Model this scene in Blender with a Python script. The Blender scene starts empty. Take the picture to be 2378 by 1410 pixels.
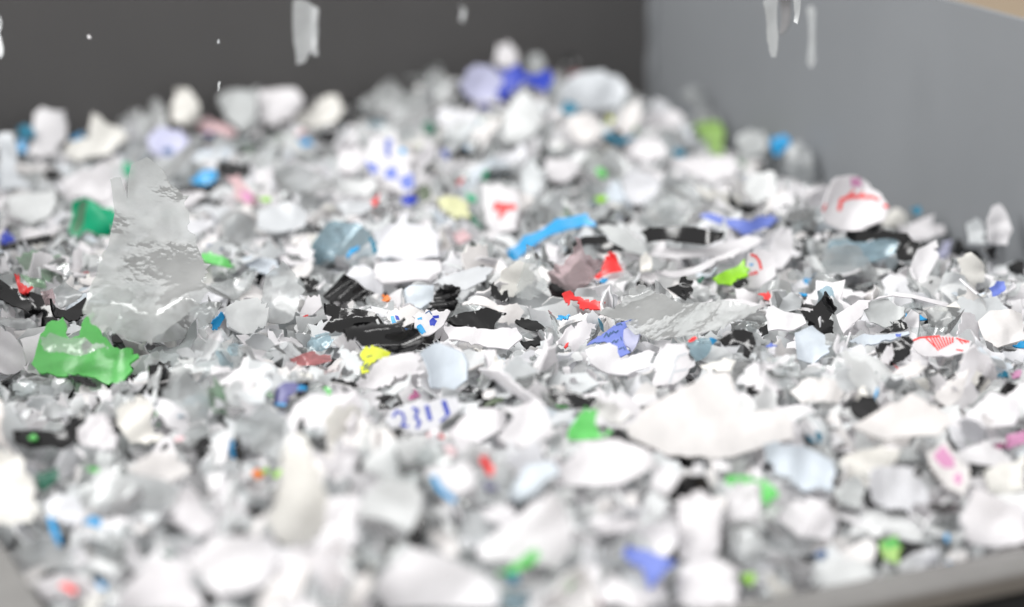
import bpy, math, random
import numpy as np
from mathutils import Vector, Matrix
from mathutils.geometry import delaunay_2d_cdt

SC = bpy.context.scene
COL = SC.collection
R = math.radians

# ------------------------------------------------------------------ camera
CAM_H, PITCH, TANH = 0.292, R(17.0), 0.2126
cam_d = bpy.data.cameras.new('camera')
cam_d.sensor_width = 36.0
cam_d.lens = 18.0 / TANH
cam_d.clip_start = 0.01
cam_d.clip_end = 60.0
cam_d.dof.use_dof = True
cam_d.dof.focus_distance = 0.955
cam_d.dof.aperture_fstop = 3.8
cam_d.dof.aperture_blades = 0
cam = bpy.data.objects.new('camera', cam_d)
COL.objects.link(cam)
cam.location = (0, 0, CAM_H)
cam.rotation_euler = (math.pi / 2 - PITCH, 0, 0)
SC.camera = cam

# ------------------------------------------------------------------ light: soft hall light, lamps only
wd = bpy.data.worlds.new('World')
SC.world = wd
wd.use_nodes = True
bg = wd.node_tree.nodes['Background']
bg.inputs['Color'].default_value = (1.0, 0.99, 0.988, 1)
bg.inputs['Strength'].default_value = 0.86

def area(name, loc, target, sx, sy, power, col=(1, 1, 1)):
    d = bpy.data.lights.new(name, 'AREA')
    d.shape = 'RECTANGLE'; d.size = sx; d.size_y = sy; d.energy = power; d.color = col
    o = bpy.data.objects.new(name, d)
    COL.objects.link(o)
    o.location = loc
    o.rotation_euler = (Vector(target) - Vector(loc)).to_track_quat('-Z', 'Y').to_euler()
    return o
area('hall_lamp', (-1.50, 0.52, 1.30), (0.0, 0.98, 0.0), 0.55, 1.5, 45.0, (1.0, 0.99, 0.975))
area('ceiling_lamp', (0.05, 0.0, 2.1), (0.0, 0.85, 0.0), 1.3, 0.25, 17.0, (1.0, 0.995, 0.985))

SC.view_settings.view_transform = 'Standard'
SC.view_settings.look = 'None'
SC.view_settings.exposure = 0.10
SC.view_settings.gamma = 1.0
SC.render.engine = 'CYCLES'
SC.cycles.max_bounces = 9
SC.cycles.diffuse_bounces = 5
SC.cycles.glossy_bounces = 4
SC.cycles.transmission_bounces = 6
SC.cycles.transparent_max_bounces = 28
SC.cycles.use_denoising = True
SC.cycles.caustics_reflective = False
SC.cycles.caustics_refractive = False
SC.cycles.sample_clamp_indirect = 6.0

rng = random.Random(11)

# ------------------------------------------------------------------ pixel <-> world
FWD = np.array([0, math.cos(PITCH), -math.sin(PITCH)])
UPV = np.array([0, math.sin(PITCH), math.cos(PITCH)])
RGT = np.array([1.0, 0, 0])
CAMP = np.array([0, 0, CAM_H])

def ray(px, py):
    return RGT * ((px - 1189) / 1189 * TANH) + UPV * ((705 - py) / 1189 * TANH) + FWD

def project(P):
    """world points (n,3) -> px, py, depth"""
    d = np.asarray(P) - CAMP
    dep = d @ FWD
    return 1189 + (d @ RGT) / dep / TANH * 1189, 705 - (d @ UPV) / dep / TANH * 1189, dep

# ------------------------------------------------------------------ the bin: a corner, a width along -U, a depth along V
YAW = R(25)
U = np.array([math.cos(YAW), math.sin(YAW)])
V = np.array([math.sin(YAW), -math.cos(YAW)])
CORNER = np.array([0.081, 1.37])
BW, BD = 0.494, 0.608          # inside width and depth
RIM_LOW, RIM_HIGH, BIN_BOTTOM = -0.020, 0.1005, -0.28

def ab(x, y):
    dx, dy = x - CORNER[0], y - CORNER[1]
    return -(dx * U[0] + dy * U[1]), dx * V[0] + dy * V[1]

def from_ab(a, b, z=0.0):
    p = CORNER - U * a + V * b
    return np.array([p[0], p[1], z])

def sstep(e0, e1, x):
    t = np.clip((x - e0) / (e1 - e0), 0, 1)
    return t * t * (3 - 2 * t)

def heap(x, y):
    """height of the heap"""
    a, b = ab(x, y)
    z = 0.004 * np.sin(x * 31 + 1.3) * np.sin(y * 27 + 0.4) + 0.003 * np.sin(x * 61 + y * 47)
    z = z + 0.022 * np.exp(-(((x + 0.0) / 0.08) ** 2 + ((y - 1.27) / 0.10) ** 2))
    z = z + 0.006 * np.exp(-(((x + 0.25) / 0.08) ** 2 + ((y - 1.15) / 0.10) ** 2))
    z = z - 0.018 * (1 - sstep(0.0, 0.08, a))
    z = z - 0.022 * (1 - sstep(0.0, 0.07, BD - b)) - 0.020 * (1 - sstep(0.0, 0.06, BW - a)) * sstep(0.3, 0.5, b)
    return z

def hit(px, py, lift=0.0):
    """where the view ray through a pixel meets the heap (kept inside the bin)"""
    d = ray(px, py)
    t = 0.60
    while t < 1.6:
        p = CAMP + d * t
        a, b = ab(p[0], p[1])
        if p[2] < heap(p[0], p[1]) + lift or b < 0.022 or (a < 0.014 and b < 0.45):
            break
        t += 0.0015
    return CAMP + d * t

# ------------------------------------------------------------------ materials
def newmat(name):
    m = bpy.data.materials.new(name)
    m.use_nodes = True
    nt = m.node_tree
    for n in list(nt.nodes):
        nt.nodes.remove(n)
    out = nt.nodes.new('ShaderNodeOutputMaterial')
    return m, nt, out

def N(nt, t, **kw):
    n = nt.nodes.new(t)
    for k, v in kw.items():
        if k in n.inputs:
            n.inputs[k].default_value = v
        else:
            setattr(n, k, v)
    return n

def L(nt, a, b):
    nt.links.new(a, b)

def bump(nt, scale, strength, dist=0.0006, detail=4, stretch=None):
    tc = N(nt, 'ShaderNodeTexCoord')
    mp = N(nt, 'ShaderNodeMapping')
    if stretch:
        mp.inputs['Scale'].default_value = stretch
    L(nt, tc.outputs['Object'], mp.inputs['Vector'])
    nz = N(nt, 'ShaderNodeTexNoise', Scale=scale, Detail=detail, Roughness=0.6)
    L(nt, mp.outputs['Vector'], nz.inputs['Vector'])
    b = N(nt, 'ShaderNodeBump', Strength=strength, Distance=dist)
    L(nt, nz.outputs['Fac'], b.inputs['Height'])
    return b

def plastic(name, cols, rough=0.4, trans=0.12, bscale=260, bstr=0.35, island=False, stretch=None, spec=0.5):
    """opaque plastic; COLS is one colour or a row of colours, one picked per flake"""
    m, nt, out = newmat(name)
    pb = N(nt, 'ShaderNodeBsdfPrincipled', Roughness=rough)
    pb.inputs['Specular IOR Level'].default_value = spec
    tr = N(nt, 'ShaderNodeBsdfTranslucent')
    mx = N(nt, 'ShaderNodeMixShader', Fac=trans)
    b = bump(nt, bscale, bstr, stretch=stretch)
    L(nt, b.outputs['Normal'], pb.inputs['Normal'])
    if len(cols) > 1:
        if island:
            src = N(nt, 'ShaderNodeNewGeometry').outputs['Random Per Island']
        else:
            src = N(nt, 'ShaderNodeObjectInfo').outputs['Random']
        rp = N(nt, 'ShaderNodeValToRGB')
        rp.color_ramp.interpolation = 'CONSTANT'
        e = rp.color_ramp.elements
        while len(e) < len(cols):
            e.new(0.5)
        for i, c in enumerate(cols):
            e[i].position = i / len(cols)
            e[i].color = (*c, 1)
        L(nt, src, rp.inputs['Fac'])
        col = rp.outputs['Color']
    else:
        rp = N(nt, 'ShaderNodeRGB')
        rp.outputs[0].default_value = (*cols[0], 1)
        col = rp.outputs[0]
    # faint mottling: scuffs and dust on the plastic itself
    tc = N(nt, 'ShaderNodeTexCoord')
    nz = N(nt, 'ShaderNodeTexNoise', Scale=90.0, Detail=5.0, Roughness=0.65)
    L(nt, tc.outputs['Object'], nz.inputs['Vector'])
    mr = N(nt, 'ShaderNodeMapRange')
    mr.inputs['From Min'].default_value = 0.3; mr.inputs['From Max'].default_value = 0.75
    mr.inputs['To Min'].default_value = 0.88; mr.inputs['To Max'].default_value = 1.03
    L(nt, nz.outputs['Fac'], mr.inputs['Value'])
    ml = N(nt, 'ShaderNodeMix', data_type='RGBA', blend_type='MULTIPLY')
    ml.inputs['Factor'].default_value = 1.0
    L(nt, col, ml.inputs[6]); L(nt, mr.outputs['Result'], ml.inputs[7])
    L(nt, ml.outputs[2], pb.inputs['Base Color'])
    L(nt, ml.outputs[2], tr.inputs['Color'])
    L(nt, pb.outputs[0], mx.inputs[1]); L(nt, tr.outputs[0], mx.inputs[2])
    L(nt, mx.outputs[0], out.inputs['Surface'])
    return m

def film(name, tint=(0.93, 0.95, 0.95), milk=(0.89, 0.91, 0.91), lo=0.10, hi=0.55, rough=0.07, bscale=60, bstr=0.35):
    """thin clear film: see-through face on, milky at a slant, with sharp glints"""
    m, nt, out = newmat(name)
    tp = N(nt, 'ShaderNodeBsdfTransparent', Color=(*tint, 1))
    df = N(nt, 'ShaderNodeBsdfDiffuse', Color=(*milk, 1))
    tl = N(nt, 'ShaderNodeBsdfTranslucent', Color=(*milk, 1))
    gl = N(nt, 'ShaderNodeBsdfGlossy', Roughness=rough)
    b = bump(nt, bscale, bstr, dist=0.0011)
    L(nt, b.outputs['Normal'], gl.inputs['Normal'])
    m0 = N(nt, 'ShaderNodeMixShader', Fac=0.6)
    L(nt, df.outputs[0], m0.inputs[1]); L(nt, tl.outputs[0], m0.inputs[2])
    lw = N(nt, 'ShaderNodeLayerWeight', Blend=0.35)
    L(nt, b.outputs['Normal'], lw.inputs['Normal'])
    tc = N(nt, 'ShaderNodeTexCoord')
    nz = N(nt, 'ShaderNodeTexNoise', Scale=75.0, Detail=5.0)
    L(nt, tc.outputs['Object'], nz.inputs['Vector'])
    mr = N(nt, 'ShaderNodeMapRange')
    mr.inputs['To Min'].default_value = lo; mr.inputs['To Max'].default_value = hi
    L(nt, lw.outputs['Facing'], mr.inputs['Value'])
    ad = N(nt, 'ShaderNodeMath', operation='MULTIPLY_ADD')
    ad.inputs[1].default_value = 0.3; ad.inputs[2].default_value = -0.15
    L(nt, nz.outputs['Fac'], ad.inputs[0])
    sm = N(nt, 'ShaderNodeMath', operation='ADD', use_clamp=True)
    L(nt, mr.outputs['Result'], sm.inputs[0]); L(nt, ad.outputs[0], sm.inputs[1])
    m1 = N(nt, 'ShaderNodeMixShader')
    L(nt, sm.outputs[0], m1.inputs['Fac'])
    L(nt, tp.outputs[0], m1.inputs[1]); L(nt, m0.outputs[0], m1.inputs[2])
    fr = N(nt, 'ShaderNodeFresnel', IOR=1.4)
    L(nt, b.outputs['Normal'], fr.inputs['Normal'])
    m2 = N(nt, 'ShaderNodeMixShader')
    L(nt, fr.outputs[0], m2.inputs['Fac'])
    L(nt, m1.outputs[0], m2.inputs[1]); L(nt, gl.outputs[0], m2.inputs[2])
    L(nt, m2.outputs[0], out.inputs['Surface'])
    return m

WH = [(0.88, 0.865, 0.88), (0.855, 0.86, 0.885), (0.90, 0.885, 0.90), (0.79, 0.815, 0.825), (0.88, 0.86, 0.85), (0.89, 0.88, 0.895), (0.84, 0.855, 0.855)]
MAT = {
    'white': plastic('white_plastic', WH, 0.36, 0.40),
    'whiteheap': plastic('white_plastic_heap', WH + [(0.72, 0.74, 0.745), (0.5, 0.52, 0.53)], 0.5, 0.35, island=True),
    'offwhite': plastic('ivory_plastic', [(0.80, 0.785, 0.74), (0.77, 0.76, 0.72)], 0.5, 0.15),
    'grey': plastic('pale_grey_plastic', [(0.55, 0.57, 0.59), (0.60, 0.63, 0.66), (0.5, 0.52, 0.52)], 0.38, 0.15),
    'paleblue': plastic('pale_blue_plastic', [(0.66, 0.72, 0.77), (0.62, 0.68, 0.74)], 0.36, 0.2),
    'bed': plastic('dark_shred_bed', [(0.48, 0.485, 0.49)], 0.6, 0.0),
    'slate': plastic('slate_plastic', [(0.16, 0.16, 0.165)], 0.45, 0.0),
    'black': plastic('black_plastic', [(0.004, 0.004, 0.0045)], 0.12, 0.0, 90, 0.35, spec=0.5),
    'green': plastic('bright_green_plastic', [(0.24, 0.77, 0.24)], 0.2, 0.45, 45, 0.6),
    'emerald': plastic('emerald_plastic', [(0.0, 0.42, 0.20)], 0.3, 0.2),
    'darkgreen': plastic('dark_green_plastic', [(0.01, 0.10, 0.06)], 0.35, 0.05),
    'lime': plastic('lime_plastic', [(0.27, 0.60, 0.02)], 0.35, 0.15),
    'palelime': plastic('pale_lime_plastic', [(0.46, 0.72, 0.22)], 0.4, 0.2),
    'cyan': plastic('sky_blue_plastic', [(0.01, 0.34, 0.70)], 0.3, 0.15),
    'teal': plastic('teal_plastic', [(0.0, 0.17, 0.28)], 0.35, 0.1),
    'royal': plastic('royal_blue_plastic', [(0.012, 0.04, 0.42)], 0.3, 0.1),
    'periwinkle': plastic('periwinkle_plastic', [(0.14, 0.20, 0.60)], 0.38, 0.1),
    'navy': plastic('navy_plastic', [(0.01, 0.07, 0.20)], 0.35, 0.05),
    'purple': plastic('slate_purple_plastic', [(0.10, 0.10, 0.26)], 0.35, 0.1),
    'lavender': plastic('lavender_plastic', [(0.55, 0.56, 0.74)], 0.4, 0.2),
    'red': plastic('red_plastic', [(0.80, 0.035, 0.035)], 0.33, 0.12),
    'pink': plastic('pink_plastic', [(0.68, 0.31, 0.52)], 0.4, 0.2),
    'palepink': plastic('pale_pink_plastic', [(0.76, 0.54, 0.56)], 0.4, 0.25),
    'magenta': plastic('plum_plastic', [(0.26, 0.03, 0.13)], 0.35, 0.1),
    'yellow': plastic('yellow_plastic', [(0.66, 0.72, 0.02)], 0.35, 0.2),
    'paleyellow': plastic('pale_yellow_plastic', [(0.72, 0.73, 0.45)], 0.4, 0.25),
    'orange': plastic('orange_plastic', [(0.85, 0.22, 0.03)], 0.35, 0.1),
    'olive': plastic('olive_plastic', [(0.10, 0.13, 0.08)], 0.4, 0.1),
    'clear': film('clear_film'),
    'frosted': film('frosted_clear_film', (0.94, 0.955, 0.955), (0.92, 0.94, 0.935), 0.24, 0.74, 0.05, 45, 0.6),
    'crinkled': film('crinkled_clear_film', (0.94, 0.955, 0.955), (0.93, 0.945, 0.935), 0.36, 0.82, 0.04, 55, 0.7),
    'milky': film('milky_film', (0.92, 0.94, 0.94), (0.90, 0.915, 0.92), 0.40, 0.80, 0.2),
    'bluefilm': film('blue_tinted_film', (0.74, 0.87, 0.92), (0.62, 0.77, 0.84), 0.3, 0.75, 0.14),
    'greenfilm': film('green_tinted_film', (0.72, 0.90, 0.74), (0.62, 0.78, 0.64), 0.3, 0.75, 0.14),
    'redfilm': film('red_tinted_film', (0.94, 0.55, 0.55), (0.86, 0.44, 0.45), 0.35, 0.7, 0.14),
    'pinkfilm': film('pink_tinted_film', (0.95, 0.85, 0.86), (0.86, 0.72, 0.73), 0.25, 0.65, 0.12),
    'clearheap': film('clear_film_heap', lo=0.4, hi=0.8),
}
FILMY = {'clear', 'frosted', 'crinkled', 'milky', 'bluefilm', 'greenfilm', 'redfilm', 'pinkfilm'}
COLOUR_WORD = {'white': 'white', 'offwhite': 'ivory', 'grey': 'pale grey', 'paleblue': 'pale blue', 'slate': 'dark grey', 'black': 'glossy black',
               'green': 'bright green', 'emerald': 'emerald green', 'darkgreen': 'dark green', 'lime': 'lime green', 'palelime': 'pale lime',
               'cyan': 'sky blue', 'teal': 'teal', 'royal': 'royal blue', 'periwinkle': 'periwinkle blue', 'navy': 'navy', 'purple': 'slate purple',
               'lavender': 'lavender', 'red': 'red', 'pink': 'pink', 'palepink': 'pale pink', 'magenta': 'plum', 'yellow': 'yellow',
               'paleyellow': 'pale yellow', 'orange': 'orange', 'olive': 'olive', 'clear': 'clear', 'frosted': 'clear', 'crinkled': 'clear', 'milky': 'milky',
               'bluefilm': 'blue tinted', 'greenfilm': 'green tinted', 'redfilm': 'red tinted', 'pinkfilm': 'pink tinted'}
NAME = {'white': 'white_flake', 'offwhite': 'ivory_flake', 'grey': 'grey_flake', 'paleblue': 'pale_blue_flake', 'slate': 'dark_grey_flake',
        'black': 'black_flake', 'green': 'green_flake', 'emerald': 'emerald_flake', 'darkgreen': 'dark_green_flake', 'lime': 'lime_flake',
        'palelime': 'lime_flake', 'cyan': 'blue_flake', 'teal': 'teal_flake', 'royal': 'blue_flake', 'periwinkle': 'blue_flake', 'navy': 'navy_flake',
        'purple': 'purple_flake', 'lavender': 'lavender_flake', 'red': 'red_flake', 'pink': 'pink_flake', 'palepink': 'pink_flake',
        'magenta': 'plum_flake', 'yellow': 'yellow_flake', 'paleyellow': 'yellow_flake', 'orange': 'orange_flake', 'olive': 'olive_flake',
        'clear': 'clear_film_scrap', 'frosted': 'clear_film_scrap', 'crinkled': 'clear_film_scrap', 'milky': 'milky_film_scrap', 'bluefilm': 'blue_film_scrap', 'greenfilm': 'green_film_scrap',
        'redfilm': 'red_film_scrap', 'pinkfilm': 'pink_film_scrap'}

def steel(name, c0, c1):
    m, nt, out = newmat(name)
    pb = N(nt, 'ShaderNodeBsdfPrincipled', Metallic=0.2)
    tc = N(nt, 'ShaderNodeTexCoord')
    mp = N(nt, 'ShaderNodeMapping'); mp.inputs['Scale'].default_value = (9, 9, 3)
    L(nt, tc.outputs['Object'], mp.inputs['Vector'])
    n1 = N(nt, 'ShaderNodeTexNoise', Scale=1.0, Detail=5.0, Roughness=0.6)
    L(nt, mp.outputs['Vector'], n1.inputs['Vector'])
    n2 = N(nt, 'ShaderNodeTexNoise', Scale=7.0, Detail=5.0, Roughness=0.6)
    L(nt, tc.outputs['Object'], n2.inputs['Vector'])
    av = N(nt, 'ShaderNodeMath', operation='MULTIPLY_ADD'); av.inputs[1].default_value = 0.6
    L(nt, n1.outputs['Fac'], av.inputs[0])
    av2 = N(nt, 'ShaderNodeMath', operation='MULTIPLY'); av2.inputs[1].default_value = 0.4
    L(nt, n2.outputs['Fac'], av2.inputs[0]); L(nt, av2.outputs[0], av.inputs[2])
    rp = N(nt, 'ShaderNodeValToRGB')
    rp.color_ramp.elements[0].position = 0.3; rp.color_ramp.elements[0].color = c0
    rp.color_ramp.elements[1].position = 0.7; rp.color_ramp.elements[1].color = c1
    L(nt, av.outputs[0], rp.inputs['Fac'])
    L(nt, rp.outputs['Color'], pb.inputs['Base Color'])
    mr = N(nt, 'ShaderNodeMapRange'); mr.inputs['To Min'].default_value = 0.42; mr.inputs['To Max'].default_value = 0.6
    L(nt, n1.outputs['Fac'], mr.inputs['Value']); L(nt, mr.outputs['Result'], pb.inputs['Roughness'])
    L(nt, pb.outputs[0], out.inputs['Surface'])
    return m
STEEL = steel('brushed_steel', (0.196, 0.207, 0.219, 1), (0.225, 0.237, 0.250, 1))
STEEL_DARK = steel('dark_warm_steel', (0.094, 0.091, 0.090, 1), (0.115, 0.112, 0.111, 1))  # darker, warmer steel tone for the back wall
FLOOR = plastic('tan_floor', [(0.42, 0.32, 0.21)], 0.7, 0.0, 12, 0.3)
FLANGE = plastic('worn_flange_steel', [(0.17, 0.166, 0.16)], 0.45, 0.0, 200, 0.2)
SHADE_BLACK = plastic('shade_black', [(0.008, 0.008, 0.008)], 0.7, 0.0, 60, 0.3, spec=0.2)  # black that paints the shade below the front flange

# ------------------------------------------------------------------ the setting: floor and bin
def mesh_obj(name, vs, fs, mat, parent=None, smooth=False):
    me = bpy.data.meshes.new(name)
    me.from_pydata([tuple(map(float, v)) for v in vs], [], fs)
    me.materials.append(mat)
    if smooth:
        me.polygons.foreach_set('use_smooth', [True] * len(me.polygons))
    o = bpy.data.objects.new(name, me)
    COL.objects.link(o)
    if parent:
        o.parent = parent
    return o

fl = mesh_obj('floor', [(-8, -6, BIN_BOTTOM - 0.10), (8, -6, BIN_BOTTOM - 0.10), (8, 10, BIN_BOTTOM - 0.10), (-8, 10, BIN_BOTTOM - 0.10)], [(0, 1, 2, 3)], FLOOR)
fl['kind'] = 'structure'
fl['label'] = 'tan floor of the hall showing past the bin wall'

bin_root = bpy.data.objects.new('metal_bin', None)
COL.objects.link(bin_root)
bin_root.location = from_ab(BW / 2, BD / 2, BIN_BOTTOM)
bin_root.rotation_euler = (0, 0, YAW)
bin_root['label'] = 'grey steel collecting bin holding the heap of shredded plastic'
bin_root['category'] = 'bin'

def to_bin(a, b, z):
    """bin coordinates -> the bin root's own axes (x along U, y away from the viewer)"""
    return (BW / 2 - a, BD / 2 - b, z - BIN_BOTTOM)

def panel(name, a0, a1, b0, b1, tops, label=None, mat=None):
    """an upright sheet between two plan corners with its own top height at each b (tops: z at b0, z at b1)"""
    z0 = BIN_BOTTOM
    vs = [to_bin(a0, b0, z0), to_bin(a1, b0, z0), to_bin(a1, b1, z0), to_bin(a0, b1, z0),
          to_bin(a0, b0, tops[0]), to_bin(a1, b0, tops[0]), to_bin(a1, b1, tops[1]), to_bin(a0, b1, tops[1])]
    fs = [(0, 1, 2, 3), (4, 7, 6, 5), (0, 4, 5, 1), (1, 5, 6, 2), (2, 6, 7, 3), (3, 7, 4, 0)]
    o = mesh_obj(name, vs, fs, mat or STEEL, bin_root)
    md = o.modifiers.new('bevel', 'BEVEL'); md.width = 0.0007; md.segments = 2
    if label:
        o['label'] = label
    return o
T = 0.002
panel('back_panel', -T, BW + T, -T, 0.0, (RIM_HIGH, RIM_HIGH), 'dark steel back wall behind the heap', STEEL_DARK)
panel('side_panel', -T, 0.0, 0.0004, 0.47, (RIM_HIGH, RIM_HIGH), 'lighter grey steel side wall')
panel('side_panel', -T, 0.0, 0.4704, BD - 0.0004, (RIM_HIGH, RIM_LOW), 'sloping end of the side wall')
panel('side_panel', BW, BW + T, 0.0004, 0.34, (RIM_HIGH, RIM_HIGH))
panel('side_panel', BW, BW + T, 0.3404, 0.43, (RIM_HIGH - 0.07, RIM_LOW))
panel('side_panel', BW, BW + T, 0.4304, BD - 0.0004, (RIM_LOW, RIM_LOW))
panel_top = RIM_LOW + 0.0012
vs = [to_bin(BW - 0.0005, 0.43, panel_top), to_bin(BW + 0.07, 0.43, panel_top), to_bin(BW + 0.07, BD + 0.0004, panel_top), to_bin(BW - 0.0005, BD + 0.0004, panel_top)]
vs += [(x, y, z + 0.0018) for x, y, z in vs]
o = mesh_obj('flange', vs, [(0, 1, 2, 3), (4, 7, 6, 5), (0, 4, 5, 1), (1, 5, 6, 2), (2, 6, 7, 3), (3, 7, 4, 0)], FLANGE, bin_root)
o['label'] = 'pale flange at the front left corner of the bin'
panel('front_panel', -T, BW + T, BD, BD + T, (RIM_LOW - 0.0005, RIM_LOW - 0.0005))
panel('bottom_panel', 0.0004, BW - 0.0004, 0.0004, BD - 0.0004, (BIN_BOTTOM + 0.003, BIN_BOTTOM + 0.003))
# folded flange along the front, with a rolled lip
prof = [(0.0, 0.0)] + [(0.0015 + 0.0125 * k / 6, 0.0008 * math.sin(k / 6 * math.pi)) for k in range(7)]
prof += [(0.014 + 0.0022 * math.sin(t), -0.0022 + 0.0022 * math.cos(t)) for t in [R(q) for q in (15, 35, 55, 75, 90)]]
prof += [(0.0162, -0.007), (0.0147, -0.007), (0.0147, -0.003), (0.0, -0.0022)]
vs, fs = [], []
np_ = len(prof)
for i, a in enumerate([-T - 0.002, BW + T + 0.002]):
    for db, dz in prof:
        vs.append(to_bin(a, BD + 0.0006 + db, RIM_LOW + 0.0012 + dz))
for k in range(np_):
    k2 = (k + 1) % np_
    fs.append((k, k2, np_ + k2, np_ + k))
fs += [tuple(range(np_ - 1, -1, -1)), tuple(range(np_, 2 * np_))]
o = mesh_obj('flange', vs, fs, FLANGE, bin_root)
o['label'] = 'flat folded flange along the front edge of the bin'
# added black sheet in place of the shade below the flange
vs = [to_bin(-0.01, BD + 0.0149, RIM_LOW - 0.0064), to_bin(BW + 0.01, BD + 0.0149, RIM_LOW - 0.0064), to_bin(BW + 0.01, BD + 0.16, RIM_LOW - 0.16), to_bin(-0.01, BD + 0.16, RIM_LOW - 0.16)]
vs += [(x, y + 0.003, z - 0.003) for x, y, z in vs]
o = mesh_obj('shade_sheet', vs, [(0, 3, 2, 1), (4, 5, 6, 7), (0, 1, 5, 4), (1, 2, 6, 5), (2, 3, 7, 6), (3, 0, 4, 7)], SHADE_BLACK, bin_root)
o['label'] = 'added black sheet for the shade below the flange'
# bead of weld in the corner between back and side wall
vs, fs = [], []
for i in range(40):
    z = BIN_BOTTOM + 0.004 + (RIM_HIGH - BIN_BOTTOM - 0.008) * i / 39
    r = 0.0034 + 0.0008 * math.sin(i * 1.9)
    for k in range(6):
        t = math.pi / 2 * k / 5
        vs.append(to_bin(0.0002 + r * math.cos(t), 0.0002 + r * math.sin(t), z))
for i in range(39):
    for k in range(5):
        fs.append((i * 6 + k, i * 6 + k + 1, i * 6 + k + 7, i * 6 + k + 6))
mesh_obj('weld_seam', vs, fs, STEEL, bin_root, True)

# ------------------------------------------------------------------ flakes
class Shape:
    """how a flat cut-out is bent, folded and crumpled"""
    def __init__(s, size, kind, seed, bend=None, axis=None, crumple=None, ribs=0):
        r = random.Random(seed)
        s.film = kind in FILMY
        s.k = (bend if bend is not None else r.choice((-1, 1)) * r.uniform(0.25, 1.1)) / size
        s.ax = axis if axis is not None else r.uniform(0, math.pi)
        c = crumple if crumple is not None else (1.0 if s.film else 0.6)
        s.folds = []
        for i in range(13 if s.film else 3):
            t = r.uniform(0, 2 * math.pi)
            s.folds.append((math.cos(t), math.sin(t), r.uniform(-0.42, 0.42) * size, r.uniform(-1, 1) * (0.24 if s.film else 0.30) * c))
        s.waves = []
        for i in range(6):
            t = r.uniform(0, 2 * math.pi); w = r.uniform(5, 17) / size
            s.waves.append((w * math.cos(t), w * math.sin(t), r.uniform(0, 6.28), size * r.uniform(0.004, 0.016) * c))
        s.curls = []
        for i in range(3 if c > 0.3 else 0):       # rims that roll over
            t = r.uniform(0, 2 * math.pi)
            s.curls.append((math.cos(t), math.sin(t), r.uniform(0.20, 0.40) * size, r.choice((-1, 1, 1)) * r.uniform(1.0, 5.0) * min(c, 1.0) / size))
        s.ribs = ribs; s.size = size
    def f(s, p):
        x, y = p[:, 0], p[:, 1]
        z = np.zeros(len(p))
        eps = (0.009 if s.film else 0.018) * s.size
        for a, b, o, m in s.folds:
            d = x * a + y * b - o
            z = z + m * (np.sqrt(d * d + eps * eps) - abs(o) * 0.8)
        for a, b, o, m in s.waves:
            z = z + m * np.sin(a * x + b * y + o)
        for a, b, o, m in s.curls:
            d = np.maximum(x * a + y * b - o, 0)
            z = z + m * np.minimum(d, 0.3 * s.size) ** 2
        ca, sa = math.cos(s.ax), math.sin(s.ax)
        u, v = x * ca + y * sa, -x * sa + y * ca
        if s.ribs:
            u0 = u
            q = np.sin(v * s.ribs * 2 * math.pi / s.size)
            z = z + 0.042 * s.size * q * (1 + 0.25 * np.sin(u0 * 9 / s.size))
        if abs(s.k) > 1e-6:
            th = np.clip(u * s.k, -2.4, 2.4)
            rr = 1 / s.k - z
            u2 = np.sin(th) * rr; z = 1 / s.k - np.cos(th) * rr
        else:
            u2 = u
        return np.stack([u2 * ca - v * sa, u2 * sa + v * ca, z], 1)
    def fn(s, p):
        h = 0.012 * s.size
        P = s.f(p)
        dx = s.f(p + np.array([h, 0])) - s.f(p - np.array([h, 0]))
        dy = s.f(p + np.array([0, h])) - s.f(p - np.array([0, h]))
        n = np.cross(dx, dy)
        n /= np.maximum(np.linalg.norm(n, axis=1), 1e-12)[:, None]
        return P, n

def inside(px, py, poly):
    c = np.zeros(px.shape, bool)
    n = len(poly)
    j = n - 1
    for i in range(n):
        xi, yi = poly[i]; xj, yj = poly[j]
        if yi != yj:
            m = ((yi > py) != (yj > py)) & (px < (xj - xi) * (py - yi) / (yj - yi) + xi)
            c ^= m
        j = i
    return c

def rough_outline(poly, step, jag, r):
    """cut edges stay straight, torn edges get a ragged line"""
    out = []
    n = len(poly)
    for i in range(n):
        a = np.array(poly[i]); b = np.array(poly[(i + 1) % n])
        d = b - a; ln = np.linalg.norm(d)
        if ln < 1e-7:
            continue
        nn = np.array([-d[1], d[0]]) / ln
        m = max(1, int(round(ln / step)))
        torn = r.random() < 0.5
        amp = jag * (r.uniform(0.7, 1.5) if torn else 0.15)
        sag = r.uniform(-0.06, 0.06) * ln
        w1, p1, w2, p2 = r.uniform(0.25, 0.6), r.uniform(0, 6.3), r.uniform(0.8, 1.5), r.uniform(0, 6.3)
        for k in range(m):
            t = k / m
            q = a + d * t
            if k:
                e = math.sin(w1 * k + p1) * 1.0 + math.sin(w2 * k + p2) * 0.55 + r.gauss(0, 0.35)
                q = q + nn * (e * amp * min(1, 3 * t, 3 * (1 - t)) + sag * 4 * t * (1 - t)) + d / ln * r.uniform(-0.2, 0.2) * step
                if torn and r.random() < 0.09:
                    q = q + nn * r.uniform(-3.2, 3.2) * jag
            out.append(q)
    return out

def signed_area(p):
    return 0.5 * sum(p[i][0] * p[(i + 1) % len(p)][1] - p[(i + 1) % len(p)][0] * p[i][1] for i in range(len(p)))

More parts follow.
